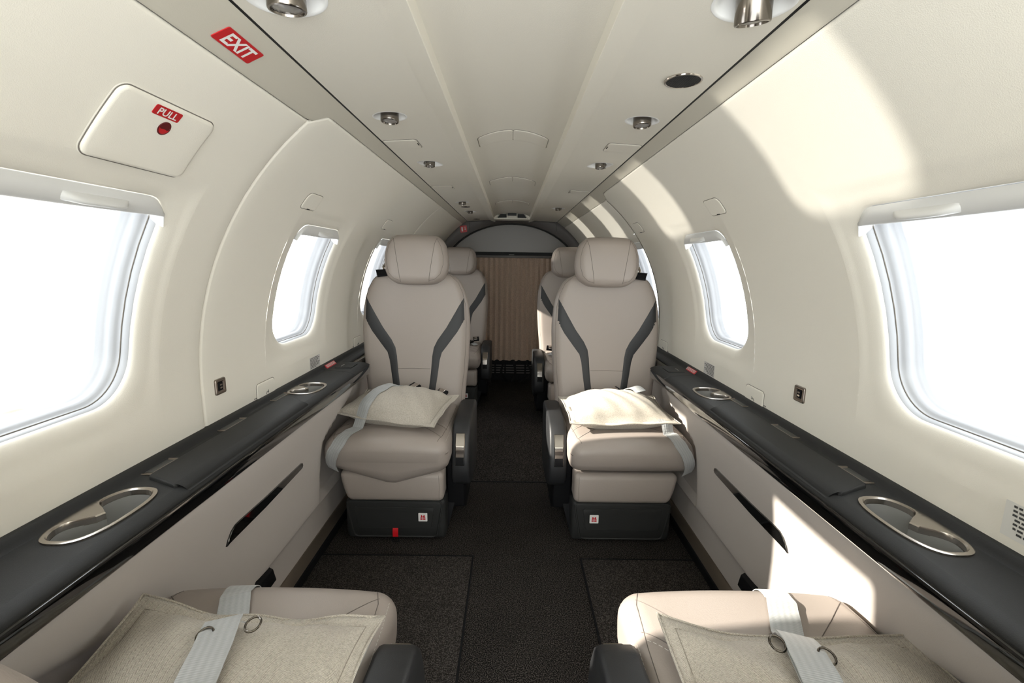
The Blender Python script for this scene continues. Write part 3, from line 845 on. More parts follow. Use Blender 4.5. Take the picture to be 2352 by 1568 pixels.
mb = MB(); mb.fan([Vector((x*.995, AY+.045, z)) for x, z in PI_ if z >= 1.16]+[Vector((.62, AY+.045, 1.160)), Vector((-.62, AY+.045, 1.160))][:0], Vector((0, AY+.040, 1.25)))
pp = [Vector((x*.995, AY+.045, z)) for x, z in PI_ if z >= 1.16]
mb = MB(); mb.v = pp; mb.f = [tuple(range(len(pp)))]
# extruded for thickness
mb.v = pp+[p+Vector((0, .02, 0)) for p in pp]; n = len(pp); mb.f = [tuple(range(n)), tuple(range(2*n-1, n-1, -1))]+[(i, (i+1) % n, n+(i+1) % n, n+i) for i in range(n)]
bp_ = mb.make('divider_panel', M_divider, smooth=False)
mb = MB(); mb.box(-.024, .024, AY+.0425, AY+.0455, 1.168, 1.1705); mb.make('lettering', M_text, bp_)
tag(bp_, 'dark grey arched divider panel above the brown curtain', 'panel')
cv = MB(); cv.box(-.63, .63, AY+.012, AY+.048, 1.141, 1.164)
o = cv.make('curtain_rail', M_archm, bevel=.002); tag(o, 'flat dark metal curtain rail above the pleated curtain', 'rail')
mb = MB(); mb.box(-.80, .80, AY+.085, AY+.11, -.03, 1.56); struct(mb.make('wall_rear', M_gap, smooth=False))  # unseen dark board behind the curtain, added to stop light leaking in
# pleated curtain
mb = MB(); cols = []
x = -.600; k = 0
def pleat(x):
    p = .048; t = (x/p) % 1.0
    z_ = .022*abs(2*t-1)
    return z_
xs = [lerp(-.60, .60, i/480) for i in range(481)]
rows = []
for x in xs:
    r_ = []
    for j in range(9):
        z = lerp(.195, 1.146, j/8); wv = .004*sin(x*41+z*3)*(1-j/8)
        xx = x+.003*sin(z*4+x*17)*(1-j/8)
        r_.append(Vector((xx, AY+.045-pleat(x)*1.2+wv, z+.004*sin(x*90)*(j == 0))))
    rows.append(r_)
mb.quad_grid(rows); o = mb.make('pleated_curtain', M_curtain, recalc=False, sharp=30); tag(o, 'brown pleated curtain closing off the rear of the cabin', 'curtain')
# kick grille below
gr = empty('kick_grille', (0, AY+.06, .10))
mb = MB(); mb.box(-.62, .62, -.005, .01, -.10, .10); mb.make('grille_plate', M_black, gr)
for c_ in range(-4, 5):
    mb = MB()
    for r_ in range(4): mb.box(c_*.095-.040, c_*.095+.040, -.011, -.004, -.035+r_*.024, -.035+r_*.024+.010)
    o = mb.make('louvre_bank', M_archm, gr, bevel=.002)
tag(gr, 'dark slotted kick grille on the floor below the rear curtain', 'grille')
for x0, dx in ((-.055, -.03), (.03, .02), (.14, .06)):
    mb = MB(); P = [Vector((x0, AY+.03, .200)), Vector((x0+dx*.3, AY+.02, .165)), Vector((x0+dx*.8, AY+.015, .12)), Vector((x0+dx, AY+.01, .085)), Vector((x0+dx*.4, AY-.02, .045)), Vector((x0-dx, AY-.06, .012))]
    mb.rings([[p+Vector((a, b, 0)) for a, b in ((-.011, 0), (.011, .004), (.011, .008), (-.011, .004))] for p in P], cap0=True, cap1=True)
    o = mb.make('cargo_strap', M_black, sharp=50); tag(o, ('leftmost' if x0 < 0 else 'middle' if x0 < .1 else 'rightmost')+' black strap hanging below the rear curtain onto the floor', 'strap', 'straps below the curtain')
# fire extinguisher sign on the arch
mb = MB(); c0 = Vector((-.425, AY-.040, 1.385))
ux, uz = Vector((1, 0, .12)).normalized(), Vector((-.10, 0, 1)).normalized()
mb = patch(lambda u, v, off: c0+ux*u+uz*v+Vector((0, -off, 0)), 0, 0, .030, .029, .006, [(0, 0), (0, .0015)]); o = mb.make('extinguisher_sign', M_red)
mb = MB()
def q2(u0, u1, v0, v1): mb.quad_grid([[c0+ux*u+uz*v+Vector((0, -.0022, 0)) for u in (u0, u1)] for v in (v0, v1)])
q2(-.018, -.006, -.020, .008); q2(-.015, -.009, .008, .013); q2(-.020, -.003, .012, .016); q2(.012, .016, -.004, .018)
mb.v += [c0+ux*u+uz*v+Vector((0, -.0022, 0)) for u, v in ((.006, -.002), (.022, -.002), (.014, -.012))]; mb.f.append((len(mb.v)-3, len(mb.v)-2, len(mb.v)-1))
mb.make('pictogram', M_sign, o, recalc=False)
tag(o, 'small red fire extinguisher sign on the rear arch, left side', 'sign')
# rear overhead air outlet
vo = empty('air_outlet', (0, 3.93, 1.47))
mb = MB(); o2 = [(-.175, -.012), (-.125, .040), (-.06, .052), (0, .055), (.06, .052), (.125, .040), (.175, -.012)]
R = [[Vector((x*k, y, z*k2+dz)) for x, z in o2]+[Vector((x*k, y, -.018+dz)) for x in (.17, -.17)] for k, k2, y, dz in ((1.05, 1.0, .10, 0), (1.0, 1, .02, 0), (.97, .93, -.03, 0), (.90, .8, -.045, -.002), (.86, .7, -.040, -.002))]
mb.rings(R, cap1=True); mb.make('housing', M_ceil, vo, sharp=30)
for sd in (-1, 1):
    mb = MB(); mb.rings([[Vector((sd*x, y, z)) for x, z in ((.045, -.006), (.120, -.008), (.094, .026), (.045, .033))] for y in (-.041, -.0465)], cap1=True); b_ = mb.make('louvre_pocket', M_gap, vo)
    for k in range(3):
        z = .001+k*.0105; mb = MB(); mb.box(min(sd*.046, sd*(.114-k*.009)), max(sd*.046, sd*(.114-k*.009)), -.054, -.045, z, z+.0022); mb.make('louvre', M_chrome if k == 2 else M_char, b_)
mb = MB(); mb.box(-.038, .038, -.052, -.040, .010, .034); mb.make('outlet_button', M_char, vo, bevel=.003)
mb = MB(); mb.tube([Vector((u, -.050, v)) for u, v in rr(0, 0, .033, .0055, .005, 5)], .002, 6, closed=True); mb.make('outlet_ring', M_chrome, vo)
mb = MB(); mb.tube([Vector((u, -.047, v)) for u, v in [(-.128, -.013), (-.10, .030), (-.05, .038), (0, .040), (.05, .038), (.10, .030), (.128, -.013)]], .0022, 6); mb.make('outlet_trim', M_chrome, vo)
tag(vo, 'overhead air outlet with black louvres and chrome trim at the rear ceiling', 'air vent')

# ------------------------------------------------------------------ seats
BW = [(.40, .222), (.50, .229), (.60, .239), (.70, .246), (.80, .250), (.88, .245), (.95, .233), (1.0, .213), (1.03, .190), (1.05, .160)]
def seat_meshes(mir, recline, droop):
    P = {}
    def cush(q):
        x, y, z = q
        t = (y+.225)/.45+.5           # 0 front .. 1 rear
        fr = smooth01((-y-.20)/.25)
        if z < .37: z = z+(.0)*fr
        # crowned top, waterfall front
        u = (x+.018)/.24
        if z > .40:
            z += .006*(1-u*u)-.006*smooth01((-.36-y)/.09)*abs(u)**3
        f3 = smooth01((-.30-y)/.14)
        if z > .36: z -= .003*f3**2
        t2 = max(0, min(1, (z-.315)/.135))
        y += f3*(.022*(1-t2)**2 - .012*sin(pi*t2)) - .006*(1-u*u)*fr
        if y < -.2: x = -.018+(x+.018)*(1+.0*fr)
        if droop and z < .36:
            g = max(0, 1-abs(x-.0)/.215); f2 = smooth01((-.30-y)/.10)
            z -= .062*g*f2*smooth01((.385-z)/.05)
        # outboard rear bolster is wider
        return (x, y, z)
    P['seat_cushion'] = (rbox(.470, .480, .135, .045, (-.018, -.215, .383), n=12, k=4, deform=cush), M_leather)
    def leg(q):
        x, y, z = q; t = (z-.185)/.12
        if x < 0: x += .030*(1-max(0, min(1, t)))**1.3
        y -= .006*sin(pi*max(0, min(1, t)))
        return (x, y, z)
    P['leg_rest'] = (rbox(.398, .10, .123, .022, (-.006, -.375, .2465), n=6, k=3, deform=leg), M_leather)
    mb = MB()
    def bs(q):
        x, y, z = q; return (x*(1-.0*(z)), y+.012*max(0, .04-z)/.04, z)
    P['seat_base'] = (rbox(.392, .42, .172, .016, (-.002, -.184, .0908), n=4, k=2, deform=bs), M_base)
    P['back'] = None
    def bk(q):
        x, y, z = q; h = interp(BW, z); k = h/.25
        x = x*k
        u = max(-1, min(1, x/h))
        y += .010*u*u*0-.012*(1-u*u)*(1 if y < .03 else 0)
        y -= .020*smooth01((.60-z)/.18)*(1 if y < .03 else 0)*(1-u*u)*.5
        return (x+.003, y, z)
    P['backrest'] = (rbox(.50, .105, .650, .040, (0, .052, .731), n=14, k=4, deform=bk), M_leather)
    def hd(q):
        x, y, z = q; t = (z-1.0)/.21
        k = interp([(0, .74), (.10, .87), (.25, .96), (.42, 1.0), (.6, .985), (.8, .92), (.92, .85), (1.0, .80)], t)
        u = x/.142
        y -= .012*(1-u*u) if y < .0 else 0
        y += .05*max(0, t-.6)**2*2*(1 if y < 0 else 0)
        return (x*k+.018, y, z+.004*(1-u*u)*(1 if t > .5 else -1.5))
    P['headrest'] = (rbox(.284, .115, .212, .040, (0, -.005, 1.105), n=10, k=5, deform=hd), M_leather)
    return P
CACHE = {}
def mesh_obj(key, mb, m, parent, name, mir, **kw):
    if key in CACHE:
        o = bpy.data.objects.new(name, CACHE[key]); COL.objects.link(o); o.parent = parent; return o
    o = mb.make(name, m, parent, mir=mir, **kw); CACHE[key] = o.data; return o
def make_seat(name, x, y, rz, mir, recline, label, droop=False, strap=False, head_dy=0):
    """local frame: +x aisle side, -y front; mir flips x"""
    o = empty(name, (x, y, 0), rz)
    P = seat_meshes(mir, recline, droop); K = (mir, droop)
    parts = {}
    for nme in ('seat_base', 'leg_rest', 'seat_cushion'):
        mb, m = P[nme]; parts[nme] = mesh_obj((nme, K), mb, m, o, nme, mir, sharp=None if nme != 'seat_base' else 40)
    # backrest and headrest, tilted about the pivot
    piv = Vector((0, .02, .46)); A = radians(recline); ca, sa = cos(A), sin(A)
    def tilt(v): d = Vector(v)-piv; return piv+Vector((d.x, d.y*ca+d.z*sa, -d.y*sa+d.z*ca))
    KB = (mir, recline)
    for nme in ('backrest', 'headrest'):
        mb, m = P[nme]; src = [Vector(v) for v in mb.v]
        if nme == 'headrest': src = [v+Vector((0, -.012, 0)) for v in src]
        mb.v = [tilt(v) for v in src]
        parts[nme] = mesh_obj((nme, KB), mb, m, o, nme, mir, sharp=None)
    # helpers to drape on front faces
    def vert_bvh(part):
        me = parts[part].data
        return BVHTree.FromPolygons([Vector((v.co.x*mir, v.co.y, v.co.z)) for v in me.vertices], [tuple(p.vertices) for p in me.polygons])
    tb = vert_bvh('backrest'); th = vert_bvh('headrest'); tc_ = vert_bvh('seat_cushion'); tl = vert_bvh('leg_rest'); tbs = vert_bvh('seat_base')
    fd = Vector((0, ca, -sa))
    def on(bv, px, pz, off, rot=True):
        if rot:
            for _k in range(60):
                st = tilt((px, -.5, pz)); h = bv.ray_cast(st, fd)
                if h[0] is not None and h[0].y < .075: break
                px *= .997
            return (h[0]-fd*off) if h[0] is not None else tilt((px, 0, pz))
        h = bv.ray_cast(Vector((px, -1.2, pz)), Vector((0, 1, 0))); return (h[0]-Vector((0, off, 0))) if h[0] is not None else Vector((px, -.42, pz))
    def top(bv, px, py, off):
        h = bv.ray_cast(Vector((px, py, 1)), Vector((0, 0, -1))); return (h[0]+Vector((0, 0, off))) if h[0] is not None else Vector((px, py, .44))
    inn = [(.2225, .938), (.185, .870), (.145, .800), (.105, .743), (.088, .708), (.081, .668), (.075, .594), (.062, .485), (.060, .44)]
    out = [(.2235, .935), (.2275, .838), (.196, .782), (.152, .722), (.125, .686), (.115, .650), (.105, .575), (.092, .485), (.088, .44)]
    for sg in (-1, 1):
        mb = MB(); rows = []
        for (a, b), (c, d) in zip(zip(inn, out), zip(inn[1:], out[1:])):
            for i in range(5):
                if i == 0 and rows: continue
                t = i/4; p = (lerp(a[0], c[0], t), lerp(a[1], c[1], t)); q = (lerp(b[0], d[0], t), lerp(b[1], d[1], t))
                rows.append([on(tb, sg*lerp(p[0], q[0], j/5)+.003, lerp(p[1], q[1], j/5), .0018 if 0 < j < 5 else .0002) for j in range(6)])
        mb.quad_grid(rows); mesh_obj(('stripe', sg, KB), mb, M_char, parts['backrest'], 'side_stripe', mir, recalc=False, sharp=None)
    def seam(key, pts, bv, rot, parent, m=M_seam, r=.0009, off=.0002, sub=6, dash=False):
        Q = []
        for a, b in zip(pts, pts[1:]):
            for i in range(sub): Q.append((lerp(a[0], b[0], i/sub), lerp(a[1], b[1], i/sub)))
        Q.append(pts[-1]); mb = MB()
        P3 = [(on(bv, u, v, off, rot) if rot is not None else top(bv, u, v, off)) for u, v in Q]
        if dash:
            for a, b in zip(P3, P3[1:]):
                L = (b-a).length; n_ = max(1, int(L/.007))
                for i in range(n_):
                    mb.tube([a.lerp(b, (i+.15)/n_), a.lerp(b, (i+.8)/n_)], r, 4)
        else: mb.tube(P3, r, 5)
        mesh_obj((key, K, KB), mb, m, parent, 'stitching' if dash else 'seam', mir)
    seam('s1', [(-.073, .610), (.0, .612), (.076, .610)], tb, True, parts['backrest'])
    for sg in (-1, 1):
        seam('p%d' % sg, [(sg*.10+.003, 1.046), (sg*.16+.003, 1.04), (sg*.196+.003, 1.008), (sg*.218+.003, .96), (sg*.232+.003, .90), (sg*.238, .82), (sg*.236, .72), (sg*.229, .60), (sg*.218, .50), (sg*.215, .44)], tb, True, parts['backrest'], r=.0007)
        c = .018; seam('h%d' % sg, [(c+sg*.096, 1.196), (c+sg*.088, 1.17), (c+sg*.080, 1.12), (c+sg*.070, 1.06), (c+sg*.062, 1.005)], th, True, parts['headrest'])
        seam('g%d' % sg, [(c+sg*.096, 1.196), (c+sg*.115, 1.16), (c+sg*.124, 1.12), (c+sg*.124, 1.08), (c+sg*.112, 1.04), (c+sg*.090, 1.018), (c+sg*.062, 1.010)], th, True, parts['headrest'], r=.0007)
    # cushion seams
    seam('c1', [(.175, -.440), (.188, -.40), (.195, -.30), (.198, -.15), (.198, .0)], tc_, None, parts['seat_cushion'])
    seam('c2', [(-.212, -.435), (-.225, -.38), (-.232, -.25), (-.232, 0)], tc_, None, parts['seat_cushion'])
    seam('c3', [(.186, -.415), (.13, -.355), (.085, -.31), (0.04, -.285)], tc_, None, parts['seat_cushion'])
    seam('c4', [(.196, -.335), (.13, -.27), (.09, -.20), (.08, -.05)], tc_, None, parts['seat_cushion'])
    seam('c5', [(-.222, -.415), (-.16, -.355), (-.11, -.31), (-.06, -.29)], tc_, None, parts['seat_cushion'])
    seam('c6', [(-.230, -.335), (-.16, -.27), (-.12, -.20), (-.11, -.05)], tc_, None, parts['seat_cushion'])
    seam('c7', [(.204, -.42), (.2075, -.35), (.208, -.2), (.208, .0)], tc_, None, parts['seat_cushion'], m=M_stitch, r=.0006, off=.0004, sub=8, dash=True)
    seam('c8', [(.193, -.315), (.133, -.255), (.100, -.19)], tc_, None, parts['seat_cushion'], m=M_stitch, r=.0006, off=.0004, sub=8, dash=True)
    seam('l1', [(.176, .296), (.178, .25), (.176, .20)], tl, False, parts['leg_rest'], r=.0006)
    # base front door
    pl = lambda u, v, off: on(tbs, u, v, off, False)
    def trap(hu, hv, r): return [(-.004+u*(1-.10*(.105-v)/.1), v) for u, v in rr(0, .105, hu, hv, r, 5)]
    mb = MB(); R = [[pl(u, v, off) for u, v in trap(.150-i, .044-i, .010)] for i, off in ((0, .0), (.0, .0035), (.0015, .0050))]
    mb.rings(R, cap1=True); door = mesh_obj(('door', K), mb, M_base, parts['seat_base'], 'stowage_door', mir)
    mb = MB(); mb.tube([pl(u, v, .0004) for u, v in trap(.1515, .0455, .011)], .0018, 6, closed=True); mesh_obj(('doorgap', K), mb, M_gap, door, 'door_gap', mir)
    mb = MB(); mb.tube([pl(u, v, .0) for u, v in [(-.004+a*(1-.10*(.094-b)/.1), b) for a, b in rr(0, .094, .176, .077, .018, 6)]], .0042, 6, closed=True); mesh_obj(('baserim', K), mb, M_base, parts['seat_base'], 'base_rim', mir)
    # life vest sign
    cu, cv_ = .108, .110
    mb = patch(lambda u, v, off: Vector((u, -.4018-off, v)), cu, cv_, .0175, .0175, .0025, [(0, 0), (0, .001)]); sg_ = mesh_obj(('sign', mir), mb, M_sign, door, 'life_vest_sign', mir)
    mb = MB()
    for s in (-1, 1):
        for poly in ([(.001, -.002), (.0010, .0050), (.0030, .0085), (.0055, .0100), (.0075, .0095), (.0072, .0050), (.0085, .0020), (.0100, -.001), (.0100, -.002)], [(.001, -.0045), (.0100, -.0045), (.0100, -.0105), (.001, -.0105)]):
            b = len(mb.v); mb.v += [Vector((cu+s*u, -.4033, cv_+v)) for u, v in poly]; mb.f.append(tuple(range(b, b+len(poly))))
    mesh_obj(('vest', mir), mb, M_red, sg_, 'vest_pictogram', mir, recalc=False, smooth=False)
    # armrest on the aisle side
    side_prof = [(.03, .462), (-.10, .468), (-.22, .470), (-.270, .465), (-.300, .452), (-.325, .425), (-.345, .385), (-.358, .330), (-.362, .285), (-.352, .240), (-.330, .215), (-.20, .16), (.00, .16), (.05, .20), (.06, .44)]
    mb = MB(); x0, x1 = .216, .286
    mb.rings([[Vector((xx, y_, z_)) for y_, z_ in side_prof] for xx in (x0, x1)], cap0=True, cap1=True)
    arm = mesh_obj(('arm', mir), mb, M_char, o, 'armrest', mir, bevel=.010, sharp=50)
    # metal control panel
    def af(u, t, off):
        c = [(-.3175, .436), (-.328, .418), (-.3455, .383), (-.3585, .330), (-.3625, .288)]
        q = t*(len(c)-1); i = min(len(c)-2, int(q)); f_ = q-i; a, b = Vector(c[i]), Vector(c[i+1]); p = a.lerp(b, f_); d = (b-a).normalized(); n_ = Vector((d.y, -d.x))
        if n_.x > 0: n_ = -n_
        p = p+n_*off; return Vector((u, p.x, p.y))
    xc_ = .249
    mb = MB(); mb.rings([[af(xc_+u*k, .5+v*k2, off) for u, v in rr(0, 0, .0185, .38, .012, 5)] for k, k2, off in ((1, 1, -.001), (1, 1, .003), (.92, .97, .0045))], cap1=False)
    mb.quad_grid([[af(xc_+u, t, .0045) for u in (-.0165, 0, .0165)] for t in (.14, .25, .35, .5)]) 
    pn = mesh_obj(('panel', mir), mb, M_smoke, arm, 'control_panel', mir, sharp=40)
    mb = MB(); mb.quad_grid([[af(xc_+u, t, .0050+(.002 if .5 < t < .6 else 0)) for u in (-.0155, 0, .0155)] for t in (.50, .54, .60, .66, .70)]); mesh_obj(('btn', mir), mb, M_chrome, pn, 'recline_button', mir, recalc=False)
    mb = MB(); mb.quad_grid([[af(xc_+u, t, .0042) for u in (-.0150, 0, .0150)] for t in (.70, .76, .82, .86)]); mesh_obj(('btn2', mir), mb, M_black, pn, 'button_recess', mir, recalc=False)
    # shroud between cushion, arm and floor
    mb = MB(); sp = [(-.330, .30), (-.300, .10), (-.22, .055), (.05, .055), (.09, .10), (.09, .40), (-.25, .40)]
    mb.rings([[Vector((xx, y_, z_)) for y_, z_ in sp] for xx in (.192, .262)], cap0=True, cap1=True)
    mesh_obj(('shroud', mir), mb, M_black, o, 'side_shroud', mir, bevel=.006, sharp=40)
    mb = MB(); mb.rings([[Vector((xx if z_ > .05 else lerp(.186, xx, .15), y_, z_)) for y_, z_ in ((-.33, .005), (-.30, .13), (.0, .13), (.08, .005))] for xx in (.186, .225)], cap0=True, cap1=True)
    mesh_obj(('foot', mir), mb, M_black, o, 'floor_fairing', mir, bevel=.005, sharp=40)
    mb = MB(); mb.box(-.17, .19, -.33, .03, .170, .325); mesh_obj(('core', mir), mb, M_black, o, 'seat_pan', mir, smooth=False)
    # shoulder belt guide on the outboard side
    mb = MB(); g = [tilt((-.172, -.002, 1.056)), tilt((-.160, -.016, 1.030)), tilt((-.120, -.018, 1.036)), tilt((-.116, -.006, 1.060))]
    mb.tube(g, .0050, 8, closed=True); mb.rings([[q+Vector((0, d_, 0)) for q in g] for d_ in (0, .004)], cap0=True, cap1=True); gd = mesh_obj(('guide', KB), mb, M_black, o, 'belt_guide', mir)
    mb = MB(); mb.tube([tilt((-.138, .005, 1.05)), tilt((-.143, .010, 1.072)), tilt((-.137, .02, 1.088))], .006, 8); mesh_obj(('guidepost', KB), mb, M_chrome, gd, 'guide_post', mir)
    if strap:
        mb = MB(); mb.quad_grid([[Vector((xx, yy, zz)) for xx in (-.012, .010)] for yy, zz in ((-.4020, .062), (-.4055, .055), (-.4060, .040), (-.4050, .024))]); st_ = mb.make('pull_strap', M_strap, door, recalc=False)
        mb = MB(); mb.tube([Vector((-.001+u, -.4060, .016+v)) for u, v in rr(0, 0, .0145, .008, .004, 4)], .0022, 6, closed=True); mb.make('strap_ring', M_black, st_)
    tag(o, label, 'seat', 'leather cabin seats'); return o, parts
T = 'taupe leather cabin seat with dark stripes '
seatL2, pL2 = make_seat('cabin_seat', -.443, 2.055, 0, 1, 5, 'taupe leather seat facing the camera left of the aisle, red strap at its base', droop=True, strap=True)
seatR2, pR2 = make_seat('cabin_seat', .446, 2.055, 0, -1, 5, 'taupe leather seat facing the camera right of the aisle, sunlit pillow, first row')
seatL3, pL3 = make_seat('cabin_seat', -.440, 3.72, 0, 1, 5, 'rear taupe seat half hidden behind the left forward-facing seat')
seatR3, pR3 = make_seat('cabin_seat', .450, 3.36, 0, -1, 5, 'rear taupe seat mostly hidden behind the right forward-facing seat, edge lit by sun')
seatL1, pL1 = make_seat('cabin_seat', -.437, .385, pi, -1, 24.5, 'near left seat seen from above, its back towards the camera, cushion in shade')
seatR1, pR1 = make_seat('cabin_seat', .440, .390, pi, 1, 29, 'near right seat seen from above, back to camera, sun on its cushion')

# ------------------------------------------------------------------ pillows
def pillow(x, y, z, rz, W, D, H, tilt_x, tilt_y, label, seed, curl=None, sag=0):
    random.seed(seed); n = 40; m_ = 30
    def hgt(u, v):
        a = max(0, 1-abs(u/.90)**2.6); b = max(0, 1-abs(v/.86)**2.6)
        return (a*b)**.58
    ph = [random.uniform(0, 6) for _ in range(6)]
    def P(u, v, sg):
        # concave sides between corners
        x_ = u*W/2*(1-.045*(1-v*v)); y_ = v*D/2*(1-.06*(1-u*u))
        h = hgt(u, v)
        wr = .004*sin(u*9+ph[0])*sin(v*7+ph[1])*(1-h)*sg+.0025*sin(u*17+v*9+ph[2])*(h > .05)
        z_ = sg*H/2*h+wr*(1 if sg > 0 else .5)+.006*sin(u*2.2+ph[3])*sin(v*2+ph[4])+sg*.0016
        if curl:
            for (cu_, cv_, amt) in curl:
                d = math.hypot(u-cu_, (v-cv_)); z_ += amt*max(0, 1-d/.75)**2
        z_ += sag*(1-u*u)
        return Vector((x_, y_, z_))
    mb = MB()
    us = [lerp(-1, 1, i/n) for i in range(n+1)]; vs = [lerp(-1, 1, j/m_) for j in range(m_+1)]
    mb.quad_grid([[P(u, v, 1) for v in vs] for u in us]); mb.quad_grid([[P(u, v, -1) for v in vs] for u in us])
    per = [(u, -1) for u in us]+[(1, v) for v in vs[1:]]+[(u, 1) for u in reversed(us[:-1])]+[(-1, v) for v in reversed(vs[1:-1])]
    mb.rings([[P(u, v, 1) for u, v in per], [P(u, v, -1) for u, v in per]])
    o = mb.make('pillow', M_wool, sharp=None)
    o.location = (x, y, z); o.rotation_euler = (tilt_x, tilt_y, rz)
    # sewn flange line
    mb = MB(); q = [(u*.90, v*.86) for u, v in per][::2]
    mb.tube([P(u, v, 1)+Vector((0, 0, .0002)) for u, v in q], .0008, 5, closed=True); mb.make('flange_seam', mat('wool_seam', (.25, .22, .18), .9), o)
    mb = MB(); mb.tube([P(u*1.0, v*1.0, 1)*1.0 for u, v in per][::1], .0022, 6, closed=True); mb.make('piping', M_wool, o)
    bpy.context.view_layer.update()
    tag(o, label, 'pillow', 'herringbone pillows on the seats'); return o
pilL2 = pillow(-.468, 1.835, .503, radians(-12), .44, .30, .140, radians(6), 0, 'beige herringbone pillow on the shaded left seat facing the camera', 3, curl=[(-1, -1, .02)])
pilR2 = pillow(.440, 1.825, .503, radians(3), .43, .30, .140, radians(5), 0, 'beige herringbone pillow lit by sun on the right seat facing the camera', 5, curl=[(-1, -1, .01)])
pilL1 = pillow(-.437, .545, .482, radians(0), .43, .37, .10, radians(-3), 0, 'large beige herringbone pillow on the near left seat, corner folded up', 7, curl=[(-1, 1, .03)])
pilR1 = pillow(.470, .520, .482, radians(-3), .43, .36, .10, radians(-3), 0, 'large beige herringbone pillow on the near right seat', 9, curl=[(-1, 1, .02)])

# ------------------------------------------------------------------ belts (parts of their seats)
def catmull(pts, n):
    P = [Vector(p) for p in pts]; P = [P[0]*2-P[1]]+P+[P[-1]*2-P[-2]]; out = []
    for i in range(1, len(P)-2):
        for k in range(n):
            t = k/n; a, b, c, d = P[i-1:i+3]
            out.append(.5*((2*b)+(c-a)*t+(2*a-5*b+4*c-d)*t*t+(3*b-a-3*c+d)*t**3))
    out.append(P[-2]); return out
def ribbon(seat, pts, width, name='seat_belt', sv=None, push=None, lift=.0, thick=.0016, parent=None, m=None, n=10):
    """pts: (x,y,z or None, roll angle) world; None z is filled by draping earlier"""
    C = catmull(pts, n); mw = Matrix.Translation(seat.location) @ Matrix.Rotation(seat.rotation_euler.z, 4, 'Z'); inv = mw.inverted()
    mb = MB(); uv = []; rows = []; L = 0
    for i, p in enumerate(C):
        d = (C[min(i+1, len(C)-1)]-C[max(i-1, 0)]).normalized()
        side_ = d.cross(Vector((0, 0, 1))).normalized() if sv is None else (Vector(sv)-d*Vector(sv).dot(d)).normalized()
        nrm = side_.cross(d).normalized()
        if i: L += (p-C[i-1]).length
        rows.append((p, side_, nrm, L))
    bv = []
    def pv(p, sgn):
        if push is not None:
            h = push.find_nearest(p)
            if h[0] is not None and h[3] < .05 and (p-h[0]).dot(h[1]) < .0035: p = h[0]+h[1]*(.0035+(thick/2)*sgn)
        return p
    for sgn in (1, -1):
        mb.quad_grid([[inv @ pv(p+s_*(width*t)+nr*(thick*sgn/2+lift), sgn) for t in (-.5, -.25, 0, .25, .5)] for p, s_, nr, l in rows])
        uv += [(t+.5, l) for p, s_, nr, l in rows for t in (-.5, -.25, 0, .25, .5)]
    nn = len(rows)*5
    for i in range(len(rows)-1):
        for e in (0, 4): mb.f.append((i*5+e, (i+1)*5+e, nn+(i+1)*5+e, nn+i*5+e))
    me = me_from(mb.v, mb.f, name, True, False)
    ul = me.uv_layers.new(name='UVMap')
    for lp in me.loops: ul.data[lp.index].uv = uv[lp.vertex_index]
    return add(name, me, m or M_belt, parent or seat, sharp=40)
wdir = None
def topz(bv, x, y, off=.003):
    h = bv.ray_cast(Vector((x, y, 1.0)), Vector((0, 0, -1))); return h[0].z+off if h[0] is not None else .45
def path_on(bv, pts, n=5, win=.02):
    out = []
    for a, b in zip(pts, pts[1:]):
        for i in range(n):
            x, y = lerp(a[0], b[0], i/n), lerp(a[1], b[1], i/n)
            out.append((x, y, max(topz(bv, x+dx, y) for dx in (-win, 0, win))))
    x, y = pts[-1]; out.append((x, y, topz(bv, x, y))); return out
def buckle(seat, c, d, up, name='belt_buckle'):
    mw = Matrix.Translation(seat.location) @ Matrix.Rotation(seat.rotation_euler.z, 4, 'Z'); inv = mw.inverted()
    d = Vector(d).normalized(); up = Vector(up).normalized(); s_ = d.cross(up).normalized(); up = s_.cross(d)
    def W(a, b, c_): return inv @ (Vector(c)+d*a+s_*b+up*c_)
    m2 = rbox(.046, .052, .014, .004, n=2, k=2); mb = MB(); mb.v = [W(*v) for v in m2.v]; mb.f = m2.f
    b_ = mb.make(name, M_black, seat, sharp=40)
    m2 = rbox(.026, .044, .006, .002, c=(-.004, 0, .008), n=2, k=2); mb = MB(); mb.v = [W(*v) for v in m2.v]; mb.f = m2.f
    mb.make('buckle_plate', M_chrome, b_, sharp=40); return b_
